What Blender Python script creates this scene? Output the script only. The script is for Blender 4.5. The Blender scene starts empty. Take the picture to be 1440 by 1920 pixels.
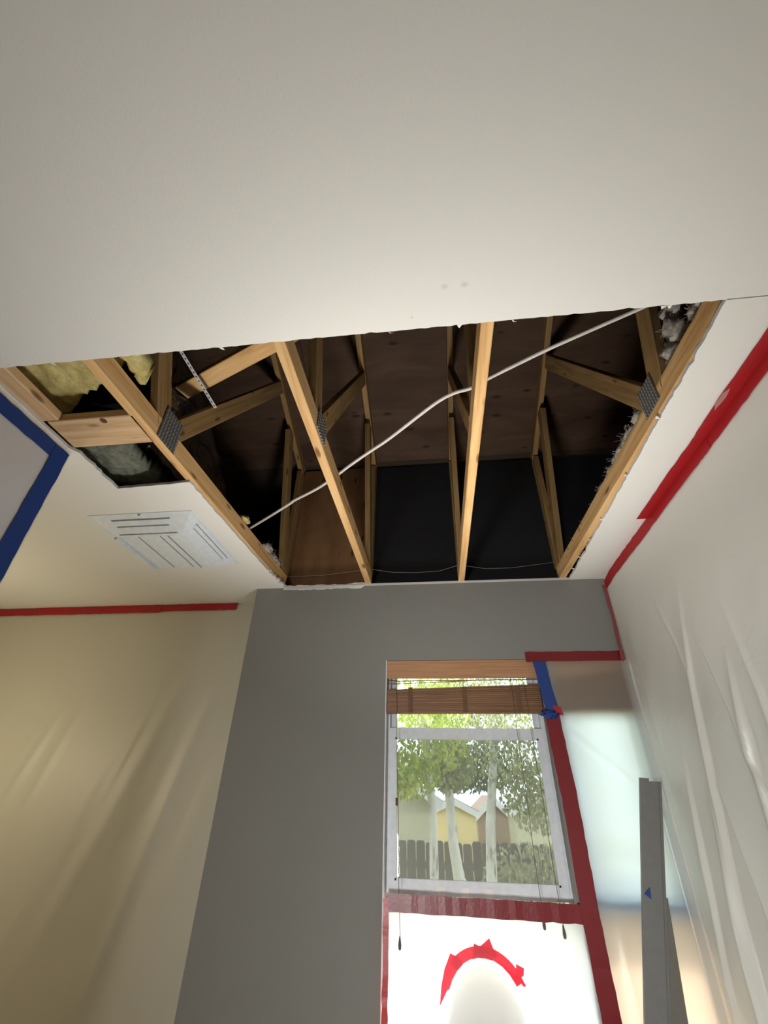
import bpy, bmesh, math, random
from mathutils import Vector, Matrix, noise
from mathutils.geometry import tessellate_polygon

random.seed(7)
ZC = 1.5                      # camera height above the floor (m); all z below are measured from the camera
scene = bpy.context.scene
COL = scene.collection

# ------------------------------------------------------------------ camera
RX, RY, RZ = (0.9927694, 0.0482121, 0.1099296), (0.1184063, -0.5437703, -0.8308393), (0.0197200, 0.8378481, -0.5455471)
cam_d = bpy.data.cameras.new('camera')
cam_d.sensor_fit = 'HORIZONTAL'
cam_d.sensor_width = 36.0
cam_d.lens = 814.09 / 1440.0 * 36.0
cam_d.clip_start = 0.02
cam = bpy.data.objects.new('camera', cam_d)
COL.objects.link(cam)
cam.matrix_world = Matrix(((RX[0], RX[1], RX[2], 0), (RY[0], RY[1], RY[2], 0), (RZ[0], RZ[1], RZ[2], ZC), (0, 0, 0, 1)))
scene.camera = cam

# ------------------------------------------------------------------ world, sun, lamps, exposure
scene.view_settings.view_transform = 'Standard'
scene.view_settings.look = 'None'
scene.view_settings.gamma = 1.0
scene.view_settings.exposure = 0.0
scene.view_settings.use_curve_mapping = False
scene.cycles.use_denoising = True
scene.cycles.max_bounces = 10
scene.cycles.diffuse_bounces = 5
scene.cycles.transparent_max_bounces = 16
scene.cycles.sample_clamp_indirect = 6.0
scene.cycles.caustics_reflective = False
scene.cycles.caustics_refractive = False

w = bpy.data.worlds.new('sky')
scene.world = w
w.use_nodes = True
bg = w.node_tree.nodes['Background']
bg.inputs['Color'].default_value = (0.80, 0.92, 1.0, 1)
bg.inputs['Strength'].default_value = 5.0


def lamp(kind, name, loc, energy, color, target=None, **kw):
    d = bpy.data.lights.new(name, kind)
    d.energy = energy
    d.color = color
    for k, v in kw.items():
        setattr(d, k, v)
    o = bpy.data.objects.new(name, d)
    COL.objects.link(o)
    o.location = (loc[0], loc[1], loc[2] + ZC)
    if target is not None:
        v = Vector(target) - Vector(loc)
        o.rotation_euler = v.to_track_quat('-Z', 'Y').to_euler()
    return o


lamp('SUN', 'sun', (5, 7, 14), 16.0, (1.0, 0.95, 0.86), target=(5 - 0.06, 7 - 0.48, 14 - 0.86), angle=0.009)
WORK = (-0.06, 1.62, -0.72)          # added unseen fill lamp for the window bounce, aimed up at the opening
UP_FILL_T = (-0.12, 1.40, 1.14)
lamp('AREA', 'up_fill_beam', WORK, 13.5, (1.0, 0.965, 0.91), target=UP_FILL_T, shape='SQUARE', size=0.34, spread=1.75)
FILL = (-0.9, -1.9, -0.7)           # second added fill lamp, unseen behind the camera, aimed at the far walls
FILL_T = (0.5, 2.6, -0.35)
lamp('AREA', 'rear_fill_beam', FILL, 13.0, (1.0, 0.985, 0.96), target=FILL_T, shape='SQUARE', size=0.5, spread=1.1)
GLOW = (-2.85, 1.80, 0.12)          # warm lamp in the left part of the room
lamp('POINT', 'warm_lamp_bulb', GLOW, 19.0, (1.0, 0.86, 0.58), shadow_soft_size=0.08)


# ------------------------------------------------------------------ materials
class NT:
    def __init__(self, name):
        m = bpy.data.materials.new(name)
        m.use_nodes = True
        self.m = m
        self.t = m.node_tree
        self.t.nodes.clear()
        self.out = self.n('ShaderNodeOutputMaterial')

    def n(self, typ, **kw):
        nd = self.t.nodes.new(typ)
        for k, v in kw.items():
            if k in ('operation', 'blend_type', 'data_type', 'feature', 'noise_dimensions', 'distribution', 'wave_type', 'bands_direction'):
                setattr(nd, k, v)
            else:
                nd.inputs[k.replace('_', ' ')].default_value = v
        return nd

    def l(self, a, ao, b, bi):
        self.t.links.new(a.outputs[ao], b.inputs[bi])

    def ramp(self, src, so, stops):
        r = self.n('ShaderNodeValToRGB')
        e = r.color_ramp.elements
        while len(e) < len(stops):
            e.new(0.5)
        for i, (p, c) in enumerate(stops):
            e[i].position = p
            e[i].color = (c[0], c[1], c[2], 1) if not isinstance(c, (int, float)) else (c, c, c, 1)
        self.l(src, so, r, 'Fac')
        return r

    def coords(self, which, scale):
        tc = self.n('ShaderNodeTexCoord')
        mp = self.n('ShaderNodeMapping')
        mp.inputs['Scale'].default_value = scale
        self.l(tc, which, mp, 'Vector')
        return mp


def paint(name, col, rough=0.85, bump=0.15, scale=180.0, vary=0.04, spec=0.25):
    a = NT(name)
    p = a.n('ShaderNodeBsdfPrincipled', Roughness=rough)
    p.inputs['Specular IOR Level'].default_value = spec
    c = a.coords('Object', (1, 1, 1))
    big = a.n('ShaderNodeTexNoise', Scale=1.7, Detail=3.0)
    a.l(c, 'Vector', big, 'Vector')
    d = [max(0, v * (1 - vary)) for v in col]
    u = [min(1, v * (1 + vary)) for v in col]
    r = a.ramp(big, 'Fac', [(0.3, d), (0.7, u)])
    a.l(r, 'Color', p, 'Base Color')
    nz = a.n('ShaderNodeTexNoise', Scale=scale, Detail=2.0)
    a.l(c, 'Vector', nz, 'Vector')
    b = a.n('ShaderNodeBump', Strength=bump, Distance=0.004)
    a.l(nz, 'Fac', b, 'Height')
    a.l(b, 'Normal', p, 'Normal')
    a.l(p, 'BSDF', a.out, 'Surface')
    return a.m


def plain(name, col, rough=0.5, metal=0.0, spec=0.5):
    a = NT(name)
    p = a.n('ShaderNodeBsdfPrincipled', Roughness=rough, Metallic=metal)
    p.inputs['Specular IOR Level'].default_value = spec
    c = a.coords('Object', (1, 1, 1))
    nz = a.n('ShaderNodeTexNoise', Scale=35.0, Detail=3.0)
    a.l(c, 'Vector', nz, 'Vector')
    r = a.ramp(nz, 'Fac', [(0.25, [v * 0.92 for v in col]), (0.75, [min(1, v * 1.06) for v in col])])
    a.l(r, 'Color', p, 'Base Color')
    a.l(p, 'BSDF', a.out, 'Surface')
    return a.m


def wood(name, dark, mid, light, knots=True, rough=0.75, su=2.2, sv=34.0):
    a = NT(name)
    p = a.n('ShaderNodeBsdfPrincipled', Roughness=rough)
    p.inputs['Specular IOR Level'].default_value = 0.25
    oi = a.n('ShaderNodeObjectInfo')
    tc = a.n('ShaderNodeTexCoord')
    off = a.n('ShaderNodeVectorMath', operation='MULTIPLY_ADD')
    a.l(oi, 'Random', off, 0)
    off.inputs[1].default_value = (37.0, 11.0, 5.0)
    a.l(tc, 'UV', off, 2)
    mp = a.n('ShaderNodeMapping')
    mp.inputs['Scale'].default_value = (su, sv, 1)
    a.l(off, 'Vector', mp, 'Vector')
    nz = a.n('ShaderNodeTexNoise', Scale=1.0, Detail=6.0, Roughness=0.62, Distortion=0.6)
    a.l(mp, 'Vector', nz, 'Vector')
    r = a.ramp(nz, 'Fac', [(0.28, dark), (0.5, mid), (0.72, light)])
    last, lo = r, 'Color'
    if knots:
        mk = a.n('ShaderNodeMapping')
        mk.inputs['Scale'].default_value = (4.2, 13.0, 1)
        a.l(off, 'Vector', mk, 'Vector')
        v = a.n('ShaderNodeTexVoronoi', Scale=1.0)
        a.l(mk, 'Vector', v, 'Vector')
        kr = a.ramp(v, 'Distance', [(0.0, 1.0), (0.10, 0.75), (0.17, 0.0)])
        mx = a.n('ShaderNodeMix', data_type='RGBA')
        a.l(kr, 'Color', mx, 'Factor')
        a.l(r, 'Color', mx, 6)
        mx.inputs[7].default_value = (dark[0] * 0.35, dark[1] * 0.30, dark[2] * 0.30, 1)
        last, lo = mx, 2
    t = a.n('ShaderNodeHueSaturation')
    mr = a.n('ShaderNodeMapRange')
    mr.inputs['To Min'].default_value = 0.86
    mr.inputs['To Max'].default_value = 1.10
    a.l(oi, 'Random', mr, 'Value')
    a.l(mr, 'Result', t, 'Value')
    a.t.links.new(last.outputs[lo], t.inputs['Color'])
    a.l(t, 'Color', p, 'Base Color')
    b = a.n('ShaderNodeBump', Strength=0.25, Distance=0.002)
    a.l(nz, 'Fac', b, 'Height')
    a.l(b, 'Normal', p, 'Normal')
    a.l(p, 'BSDF', a.out, 'Surface')
    return a.m


def film(name, col, clear=0.1, through=0.5, gloss=0.08, rough=0.3, bump=0.0, bscale=(6, 6, 6), tint=None):
    """plastic sheeting or tape: part clear, part light passing diffusely, part diffuse, a sheen"""
    a = NT(name)
    tr = a.n('ShaderNodeBsdfTransparent', Color=(*(tint or [min(1, c_ * 1.05) for c_ in col]), 1))
    tl = a.n('ShaderNodeBsdfTranslucent', Color=(*col, 1))
    df = a.n('ShaderNodeBsdfDiffuse', Color=(*col, 1))
    gl = a.n('ShaderNodeBsdfGlossy', Color=(1, 1, 1, 1), Roughness=rough)
    m1 = a.n('ShaderNodeMixShader', Fac=through)
    a.l(df, 0, m1, 1)
    a.l(tl, 0, m1, 2)
    m2 = a.n('ShaderNodeMixShader', Fac=gloss)
    a.l(m1, 0, m2, 1)
    a.l(gl, 0, m2, 2)
    m3 = a.n('ShaderNodeMixShader', Fac=clear)
    a.l(m2, 0, m3, 1)
    a.l(tr, 0, m3, 2)
    if bump:
        c = a.coords('Object', bscale)
        nz = a.n('ShaderNodeTexNoise', Scale=1.0, Detail=5.0, Distortion=1.2)
        a.l(c, 'Vector', nz, 'Vector')
        b = a.n('ShaderNodeBump', Strength=bump, Distance=0.03)
        a.l(nz, 'Fac', b, 'Height')
        for s in (df, gl, tl):
            a.l(b, 'Normal', s, 'Normal')
    a.l(m3, 0, a.out, 'Surface')
    return a.m


def glass(name):
    a = NT(name)
    tr = a.n('ShaderNodeBsdfTransparent', Color=(0.95, 0.97, 0.96, 1))
    gl = a.n('ShaderNodeBsdfGlossy', Roughness=0.02)
    fr = a.n('ShaderNodeFresnel', IOR=1.35)
    m = a.n('ShaderNodeMixShader')
    a.l(fr, 0, m, 0)
    a.l(tr, 0, m, 1)
    a.l(gl, 0, m, 2)
    a.l(m, 0, a.out, 'Surface')
    return a.m


def leaf(name, c1, c2):
    a = NT(name)
    c = a.coords('Object', (1, 1, 1))
    nz = a.n('ShaderNodeTexNoise', Scale=6.0, Detail=4.0)
    a.l(c, 'Vector', nz, 'Vector')
    r = a.ramp(nz, 'Fac', [(0.35, c1), (0.65, c2)])
    d = a.n('ShaderNodeBsdfDiffuse')
    t = a.n('ShaderNodeBsdfTranslucent')
    a.l(r, 'Color', d, 'Color')
    a.l(r, 'Color', t, 'Color')
    m = a.n('ShaderNodeMixShader', Fac=0.5)
    a.l(d, 0, m, 1)
    a.l(t, 0, m, 2)
    a.l(m, 0, a.out, 'Surface')
    return a.m


def fluffy(name, c1, c2, scale=28.0):
    a = NT(name)
    c = a.coords('Object', (1, 1, 1))
    nz = a.n('ShaderNodeTexNoise', Scale=scale, Detail=8.0, Roughness=0.7)
    a.l(c, 'Vector', nz, 'Vector')
    r = a.ramp(nz, 'Fac', [(0.32, c1), (0.66, c2)])
    p = a.n('ShaderNodeBsdfPrincipled', Roughness=1.0)
    p.inputs['Specular IOR Level'].default_value = 0.05
    a.l(r, 'Color', p, 'Base Color')
    b = a.n('ShaderNodeBump', Strength=0.9, Distance=0.01)
    a.l(nz, 'Fac', b, 'Height')
    a.l(b, 'Normal', p, 'Normal')
    a.l(p, 'BSDF', a.out, 'Surface')
    return a.m


def ceiling_paint():
    a = NT('ceiling_paint')
    p = a.n('ShaderNodeBsdfPrincipled', Roughness=0.9)
    p.inputs['Specular IOR Level'].default_value = 0.2
    g = a.n('ShaderNodeNewGeometry')
    base = (0.83, 0.822, 0.790, 1)
    prev = None
    # two small grey scuffs near the cut edge of the opening
    for cx, cy, rx, ry in ((0.115, 0.655, 0.014, 0.010), (0.062, 0.655, 0.012, 0.010), (-0.03, 0.735, 0.006, 0.006)):
        s = a.n('ShaderNodeVectorMath', operation='SUBTRACT')
        a.l(g, 'Position', s, 0)
        s.inputs[1].default_value = (cx, cy, 1.14 + ZC)
        m = a.n('ShaderNodeVectorMath', operation='MULTIPLY')
        a.l(s, 'Vector', m, 0)
        m.inputs[1].default_value = (1 / rx, 1 / ry, 0)
        ln = a.n('ShaderNodeVectorMath', operation='LENGTH')
        a.l(m, 'Vector', ln, 0)
        r = a.ramp(ln, 'Value', [(0.2, 0.33), (1.0, 0.0)])
        if prev is None:
            prev = r
        else:
            ad = a.n('ShaderNodeMix', data_type='RGBA', blend_type='ADD')
            ad.inputs[0].default_value = 1.0
            a.t.links.new(prev.outputs[0 if prev.bl_idname == 'ShaderNodeValToRGB' else 2], ad.inputs[6])
            a.l(r, 'Color', ad, 7)
            prev = ad
    mx = a.n('ShaderNodeMix', data_type='RGBA')
    a.t.links.new(prev.outputs[2], mx.inputs[0])
    mx.inputs[6].default_value = base
    mx.inputs[7].default_value = (0.40, 0.38, 0.36, 1)
    a.t.links.new(mx.outputs[2], p.inputs['Base Color'])
    nz = a.n('ShaderNodeTexNoise', Scale=140.0, Detail=2.0)
    a.l(g, 'Position', nz, 'Vector')
    b = a.n('ShaderNodeBump', Strength=0.09, Distance=0.004)
    a.l(nz, 'Fac', b, 'Height')
    a.l(b, 'Normal', p, 'Normal')
    a.l(p, 'BSDF', a.out, 'Surface')
    return a.m


M = {}
M['ceiling'] = ceiling_paint()
M['gypsum'] = paint('gypsum_core', (0.62, 0.61, 0.60), 0.95, 0.4, 300)
M['grey_wall'] = paint('grey_wall_paint', (0.238, 0.238, 0.224), 0.8, 0.18, 150, 0.02)
M['white_wall'] = paint('white_wall_paint', (0.74, 0.71, 0.66), 0.85)
M['floor'] = paint('floor_boards', (0.55, 0.47, 0.38), 0.6)
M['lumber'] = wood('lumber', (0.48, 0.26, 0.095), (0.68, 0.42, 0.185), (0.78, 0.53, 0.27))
M['shaded_lumber'] = wood('shaded_lumber', (0.20, 0.115, 0.040), (0.30, 0.185, 0.075), (0.37, 0.25, 0.115))  # same truss lumber, with the attic shade put into its colour
M['pale_lumber'] = wood('pale_lumber', (0.50, 0.30, 0.15), (0.68, 0.46, 0.26), (0.76, 0.56, 0.36))
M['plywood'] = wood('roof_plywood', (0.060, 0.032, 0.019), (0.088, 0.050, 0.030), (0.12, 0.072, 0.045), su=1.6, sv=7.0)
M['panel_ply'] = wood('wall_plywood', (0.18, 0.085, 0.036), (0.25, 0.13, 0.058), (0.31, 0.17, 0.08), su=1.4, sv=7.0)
M['felt'] = paint('black_felt', (0.016, 0.016, 0.018), 0.85, 0.5, 90, 0.2)
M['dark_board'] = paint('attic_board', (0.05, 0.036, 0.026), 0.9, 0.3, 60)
M['black_poly'] = film('black_poly', (0.008, 0.008, 0.010), 0.0, 0.0, 0.22, 0.26, 0.6, (9, 9, 9))
M['steel'] = plain('galvanised_steel', (0.75, 0.75, 0.77), 0.45, 0.35)
M['plate'] = plain('connector_plate', (0.13, 0.127, 0.125), 0.55, 0.3)
M['tooth'] = plain('plate_teeth', (0.40, 0.39, 0.38), 0.45, 0.4)
M['hole'] = plain('dark_hole', (0.01, 0.01, 0.01), 0.9)
M['yellow_wool'] = fluffy('yellow_glass_wool', (0.42, 0.33, 0.10), (0.80, 0.70, 0.34), 16)
M['grey_wool'] = fluffy('grey_green_wool', (0.12, 0.13, 0.10), (0.30, 0.31, 0.25), 30)
M['white_wool'] = fluffy('white_wool', (0.18, 0.16, 0.13), (0.66, 0.62, 0.57), 34)
M['cable'] = plain('cable_jacket', (0.60, 0.565, 0.53), 0.5)
M['wire_grey'] = plain('wire_grey', (0.24, 0.23, 0.215), 0.6)
M['vent'] = plain('white_enamel', (0.76, 0.82, 0.87), 0.45)
M['slot'] = plain('slot_dark', (0.20, 0.21, 0.22), 0.7)
M['red_tape'] = film('red_tape', (0.52, 0.022, 0.028), 0.0, 0.25, 0.04, 0.35, 0.05, (40, 40, 40))
M['lit_red'] = film('backlit_red_tape', (0.86, 0.11, 0.17), 0.08, 0.66, 0.02, 0.35)  # same red tape, the glow from behind put into its colour
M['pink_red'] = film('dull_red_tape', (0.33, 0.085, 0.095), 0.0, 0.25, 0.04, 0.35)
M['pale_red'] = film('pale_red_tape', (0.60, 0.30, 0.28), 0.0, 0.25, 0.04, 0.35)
M['shade_red'] = film('shaded_red_tape', (0.25, 0.013, 0.020), 0.0, 0.25, 0.04, 0.35, 0.05, (40, 40, 40))  # same red tape, its darkness against the window put into the colour
M['blue_tape'] = film('blue_tape', (0.018, 0.060, 0.28), 0.0, 0.2, 0.03, 0.5, 0.08, (60, 60, 60))
M['sheet'] = film('clear_poly_sheet', (0.90, 0.91, 0.87), 0.08, 0.20, 0.08, 0.35, 0.12, (5, 5, 5))
M['warm_sheet'] = film('clear_poly_sheet_warm', (0.74, 0.71, 0.60), 0.10, 0.20, 0.07, 0.5, 0.15, (3, 3, 0.9))  # warmth of the lamp glow put into the sheet colour
M['grey_sheet'] = film('clear_poly_sheet_grey', (0.80, 0.80, 0.84), 0.05, 0.25, 0.08, 0.35, 0.3, (5, 5, 2))
M['lit_sheet'] = film('window_poly_sheet', (0.92, 0.965, 0.97), 0.02, 0.90, 0.04, 0.35)
M['white_sheet'] = film('white_poly_sheet', (0.95, 0.95, 0.95), 0.0, 0.82, 0.02, 0.4)
M['cream_sheet'] = film('cream_paper', (0.88, 0.76, 0.66), 0.0, 0.60, 0.0, 0.5)
M['blue_shade_bar'] = film('blue_shade_film', (0.42, 0.60, 0.80), 0.0, 0.8, 0.0, 0.5)
M['duct'] = film('duct_film', (0.985, 0.98, 0.99), 0.0, 0.93, 0.02, 0.4)
M['vinyl'] = plain('white_vinyl', (0.68, 0.72, 0.77), 0.45)
M['glass'] = glass('window_glass')
M['screen'] = film('insect_screen', (0.15, 0.145, 0.125), 0.56, 0.40, 0.0, 0.5, tint=(1, 1, 1))
M['blind'] = wood('blind_wood', (0.16, 0.078, 0.038), (0.23, 0.12, 0.062), (0.30, 0.165, 0.09), knots=False, rough=0.5, su=3, sv=60)
M['valance'] = wood('valance_wood', (0.36, 0.185, 0.095), (0.46, 0.25, 0.135), (0.52, 0.30, 0.17), knots=False, rough=0.5, su=3, sv=60)
M['tape_cloth'] = plain('ladder_tape', (0.145, 0.080, 0.042), 0.9)
M['cord'] = plain('cord_dark', (0.10, 0.085, 0.07), 0.8)
M['trim_grey'] = plain('grey_trim', (0.175, 0.175, 0.170), 0.5)
M['trim_dark'] = plain('dark_trim', (0.16, 0.15, 0.13), 0.6)
M['bark'] = NT('birch_bark').m
M['fence'] = wood('fence_wood', (0.030, 0.026, 0.024), (0.055, 0.047, 0.042), (0.10, 0.088, 0.08), knots=False)
M['ground'] = paint('dry_lawn', (0.22, 0.20, 0.10), 0.95, 0.5, 40)
M['stucco'] = paint('cream_stucco', (0.60, 0.56, 0.40), 0.9)
M['stucco_y'] = paint('yellow_stucco', (0.85, 0.68, 0.34), 0.9)
M['stucco_b'] = paint('brown_stucco', (0.30, 0.22, 0.18), 0.9)
M['shingle'] = paint('roof_shingle', (0.28, 0.26, 0.25), 0.95, 0.6, 25)
M['trim_white'] = plain('painted_trim', (0.8, 0.8, 0.8), 0.5)
M['leaf_y'] = leaf('leaf_yellow_green', (0.30, 0.38, 0.09), (0.62, 0.66, 0.22))
M['leaf_g'] = leaf('leaf_grey_green', (0.21, 0.22, 0.12), (0.43, 0.44, 0.25))
M['leaf_d'] = leaf('leaf_dark_green', (0.10, 0.13, 0.07), (0.24, 0.27, 0.14))
M['lamp_black'] = plain('lamp_housing', (0.03, 0.03, 0.03), 0.5)


def bark():
    a = NT('birch_bark_tex')
    c = a.coords('Object', (1, 1, 0.5))
    v = a.n('ShaderNodeTexNoise', Scale=9.0, Detail=5.0, Distortion=1.0)
    a.l(c, 'Vector', v, 'Vector')
    r = a.ramp(v, 'Fac', [(0.30, (0.08, 0.07, 0.06)), (0.42, (0.55, 0.52, 0.46)), (0.8, (0.75, 0.72, 0.65))])
    p = a.n('ShaderNodeBsdfPrincipled', Roughness=0.9)
    a.l(r, 'Color', p, 'Base Color')
    a.l(p, 'BSDF', a.out, 'Surface')
    return a.m


M['bark'] = bark()


# ------------------------------------------------------------------ mesh helpers
class MB:
    def __init__(self):
        self.v = []
        self.f = []
        self.uv = []
        self.mi = []
        self.cur = 0
        self.sm = []
        self.smooth = False

    def face(self, idx, uvs=None):
        self.f.append(tuple(idx))
        self.uv.append(uvs or [(0, 0)] * len(idx))
        self.mi.append(self.cur)
        self.sm.append(self.smooth)

    def vert(self, *p):
        if len(p) == 1:
            p = p[0]
        self.v.append(Vector(p))
        return len(self.v) - 1

    def box(self, a, b):
        x0, y0, z0 = a
        x1, y1, z1 = b
        n = len(self.v)
        for z in (z0, z1):
            for x, y in ((x0, y0), (x1, y0), (x1, y1), (x0, y1)):
                self.vert(x, y, z)
        ex, ey, ez = abs(x1 - x0), abs(y1 - y0), abs(z1 - z0)
        lx = ex >= max(ey, ez)
        ly = ey > max(ex, ez)
        for q in ((0, 3, 2, 1), (4, 5, 6, 7), (0, 1, 5, 4), (1, 2, 6, 5), (2, 3, 7, 6), (3, 0, 4, 7)):
            uv = []
            for k in q:
                p = self.v[n + k]
                if lx:
                    uv.append((p.x, p.y + p.z))
                elif ly:
                    uv.append((p.y, p.x + p.z))
                else:
                    uv.append((p.z, p.x + p.y))
            self.face([n + k for k in q], uv)
        return self

    def beam(self, p0, p1, wd, ht, side, ch=0.003):
        """chamfered plank from p0 to p1: wd along 'side', ht along the third axis"""
        p0, p1 = Vector(p0), Vector(p1)
        d = (p1 - p0)
        L = d.length
        d.normalize()
        s = Vector(side)
        s = (s - d * s.dot(d)).normalized()
        t = d.cross(s).normalized()
        a, b = wd / 2, ht / 2
        prof = [(-a + ch, -b), (a - ch, -b), (a, -b + ch), (a, b - ch), (a - ch, b), (-a + ch, b), (-a, b - ch), (-a, -b + ch)]
        per = [0]
        for i in range(8):
            q0, q1 = prof[i], prof[(i + 1) % 8]
            per.append(per[-1] + math.hypot(q1[0] - q0[0], q1[1] - q0[1]))
        n = len(self.v)
        for P in (p0, p1):
            for u, v in prof:
                self.vert(P + s * u + t * v)
        for i in range(8):
            j = (i + 1) % 8
            self.face([n + i, n + j, n + 8 + j, n + 8 + i], [(0, per[i]), (0, per[i + 1]), (L, per[i + 1]), (L, per[i])])
        self.face([n + i for i in reversed(range(8))], [(prof[i][0] * 0.2, prof[i][1]) for i in reversed(range(8))])
        self.face([n + 8 + i for i in range(8)], [(prof[i][0] * 0.2, prof[i][1]) for i in range(8)])
        return self

    def tube(self, pts, r, n=8, cap=True, r1=None):
        pts = [Vector(p) for p in pts]
        m = len(pts)
        base = len(self.v)
        up = Vector((0.13, 0.31, 0.94)).normalized()
        for i, p in enumerate(pts):
            d = (pts[min(i + 1, m - 1)] - pts[max(i - 1, 0)]).normalized()
            s = d.cross(up)
            if s.length < 1e-3:
                s = d.cross(Vector((1, 0, 0)))
            s.normalize()
            t = d.cross(s)
            rr = r if not callable(r) else r(i / (m - 1))
            for k in range(n):
                a = 2 * math.pi * k / n
                self.vert(p + (s * math.cos(a) + t * math.sin(a)) * rr)
        old = self.smooth
        self.smooth = True
        for i in range(m - 1):
            for k in range(n):
                k2 = (k + 1) % n
                self.face([base + i * n + k, base + i * n + k2, base + (i + 1) * n + k2, base + (i + 1) * n + k])
        self.smooth = old
        if cap:
            self.face([base + k for k in range(n)])
            self.face([base + (m - 1) * n + k for k in reversed(range(n))])
        return self

    def grid(self, fn, nu, nv, smooth=True):
        base = len(self.v)
        for j in range(nv + 1):
            for i in range(nu + 1):
                self.vert(fn(i / nu, j / nv))
        old = self.smooth
        self.smooth = smooth
        for j in range(nv):
            for i in range(nu):
                a = base + j * (nu + 1) + i
                self.face([a, a + 1, a + nu + 2, a + nu + 1])
        self.smooth = old
        return self

    def poly(self, pts, thick, nrm):
        """flat plate: outline pts (list of 3D points), extruded by thick along nrm"""
        pts = [Vector(p) for p in pts]
        nrm = Vector(nrm).normalized() * thick
        n = len(self.v)
        k = len(pts)
        for p in pts:
            self.vert(p)
        for p in pts:
            self.vert(p + nrm)
        for t in tessellate_polygon([pts]):
            self.face([n + i for i in t])
            self.face([n + k + i for i in reversed(t)])
        for i in range(k):
            j = (i + 1) % k
            self.face([n + i, n + j, n + k + j, n + k + i])
        return self

    def build(self, name, mats, parent=None, **props):
        if not isinstance(mats, (list, tuple)):
            mats = [mats]
        vs = [p + Vector((0, 0, ZC)) for p in self.v]
        if parent is not None:
            org = Vector((0, 0, 0))
            q = parent
            while q is not None:
                org += q.location
                q = q.parent
        else:
            lo = Vector((min(p.x for p in vs), min(p.y for p in vs), min(p.z for p in vs)))
            hi = Vector((max(p.x for p in vs), max(p.y for p in vs), max(p.z for p in vs)))
            org = Vector(((lo.x + hi.x) / 2, (lo.y + hi.y) / 2, lo.z))
        me = bpy.data.meshes.new(name)
        me.from_pydata([p - org for p in vs], [], self.f)
        uvl = me.uv_layers.new(name='UVMap')
        flat = [c for fu in self.uv for c in fu]
        for i, c in enumerate(flat):
            uvl.data[i].uv = c
        for m in mats:
            me.materials.append(m)
        me.polygons.foreach_set('material_index', self.mi)
        me.polygons.foreach_set('use_smooth', self.sm)
        bm = bmesh.new()
        bm.from_mesh(me)
        bmesh.ops.recalc_face_normals(bm, faces=bm.faces)
        bm.to_mesh(me)
        bm.free()
        o = bpy.data.objects.new(name, me)
        COL.objects.link(o)
        if parent is not None:
            o.parent = parent
        else:
            o.location = org
        for k2, val in props.items():
            if val is not None:
                o[k2] = val
        return o


def thing(name, label, cat, loc, group=None):
    o = bpy.data.objects.new(name, None)
    o.empty_display_size = 0.05
    COL.objects.link(o)
    o.location = (loc[0], loc[1], loc[2] + ZC)
    o['label'] = label
    o['category'] = cat
    if group:
        o['group'] = group
    return o


def struct(mb, name, mats, **p):
    return mb.build(name, mats, kind='structure', **p)


def blob(center, size, seed, amp=0.35, freq=3.0, sub=4):
    bm = bmesh.new()
    bmesh.ops.create_icosphere(bm, subdivisions=sub, radius=1.0)
    mb = MB()
    mb.smooth = True
    idx = {}
    for v in bm.verts:
        n = v.co.normalized()
        s = Vector((seed * 7.3, seed * 3.1, seed * 1.7))
        d = 1 + amp * noise.noise(n * freq * 0.6 + s) + amp * 0.7 * noise.noise(n * freq * 1.7 + s) + amp * 0.5 * noise.noise(n * freq * 4.3 + s)
        idx[v.index] = mb.vert(center[0] + n.x * d * size[0], center[1] + n.y * d * size[1], center[2] + n.z * d * size[2])
    for f in bm.faces:
        mb.face([idx[v.index] for v in f.verts])
    bm.free()
    return mb


def fuzz(mb, center, size, seed, count, length, rad=0.0012):
    """loose fibres standing off a tuft, joined to it"""
    rnd = random.Random(seed)
    for _ in range(count):
        n = Vector((rnd.gauss(0, 1), rnd.gauss(0, 1), rnd.gauss(0, 1))).normalized()
        p = Vector(center) + Vector((n.x * size[0], n.y * size[1], n.z * size[2])) * 0.85
        q = p + (n + Vector((rnd.uniform(-.6, .6), rnd.uniform(-.6, .6), rnd.uniform(-.6, .6)))) * length * rnd.uniform(0.5, 1.2)
        mid = (p + q) / 2 + Vector((rnd.uniform(-1, 1), rnd.uniform(-1, 1), rnd.uniform(-1, 1))) * length * 0.2
        mb.tube([p, mid, q], rad * rnd.uniform(.7, 2.2), 3, cap=False)
    return mb


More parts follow.
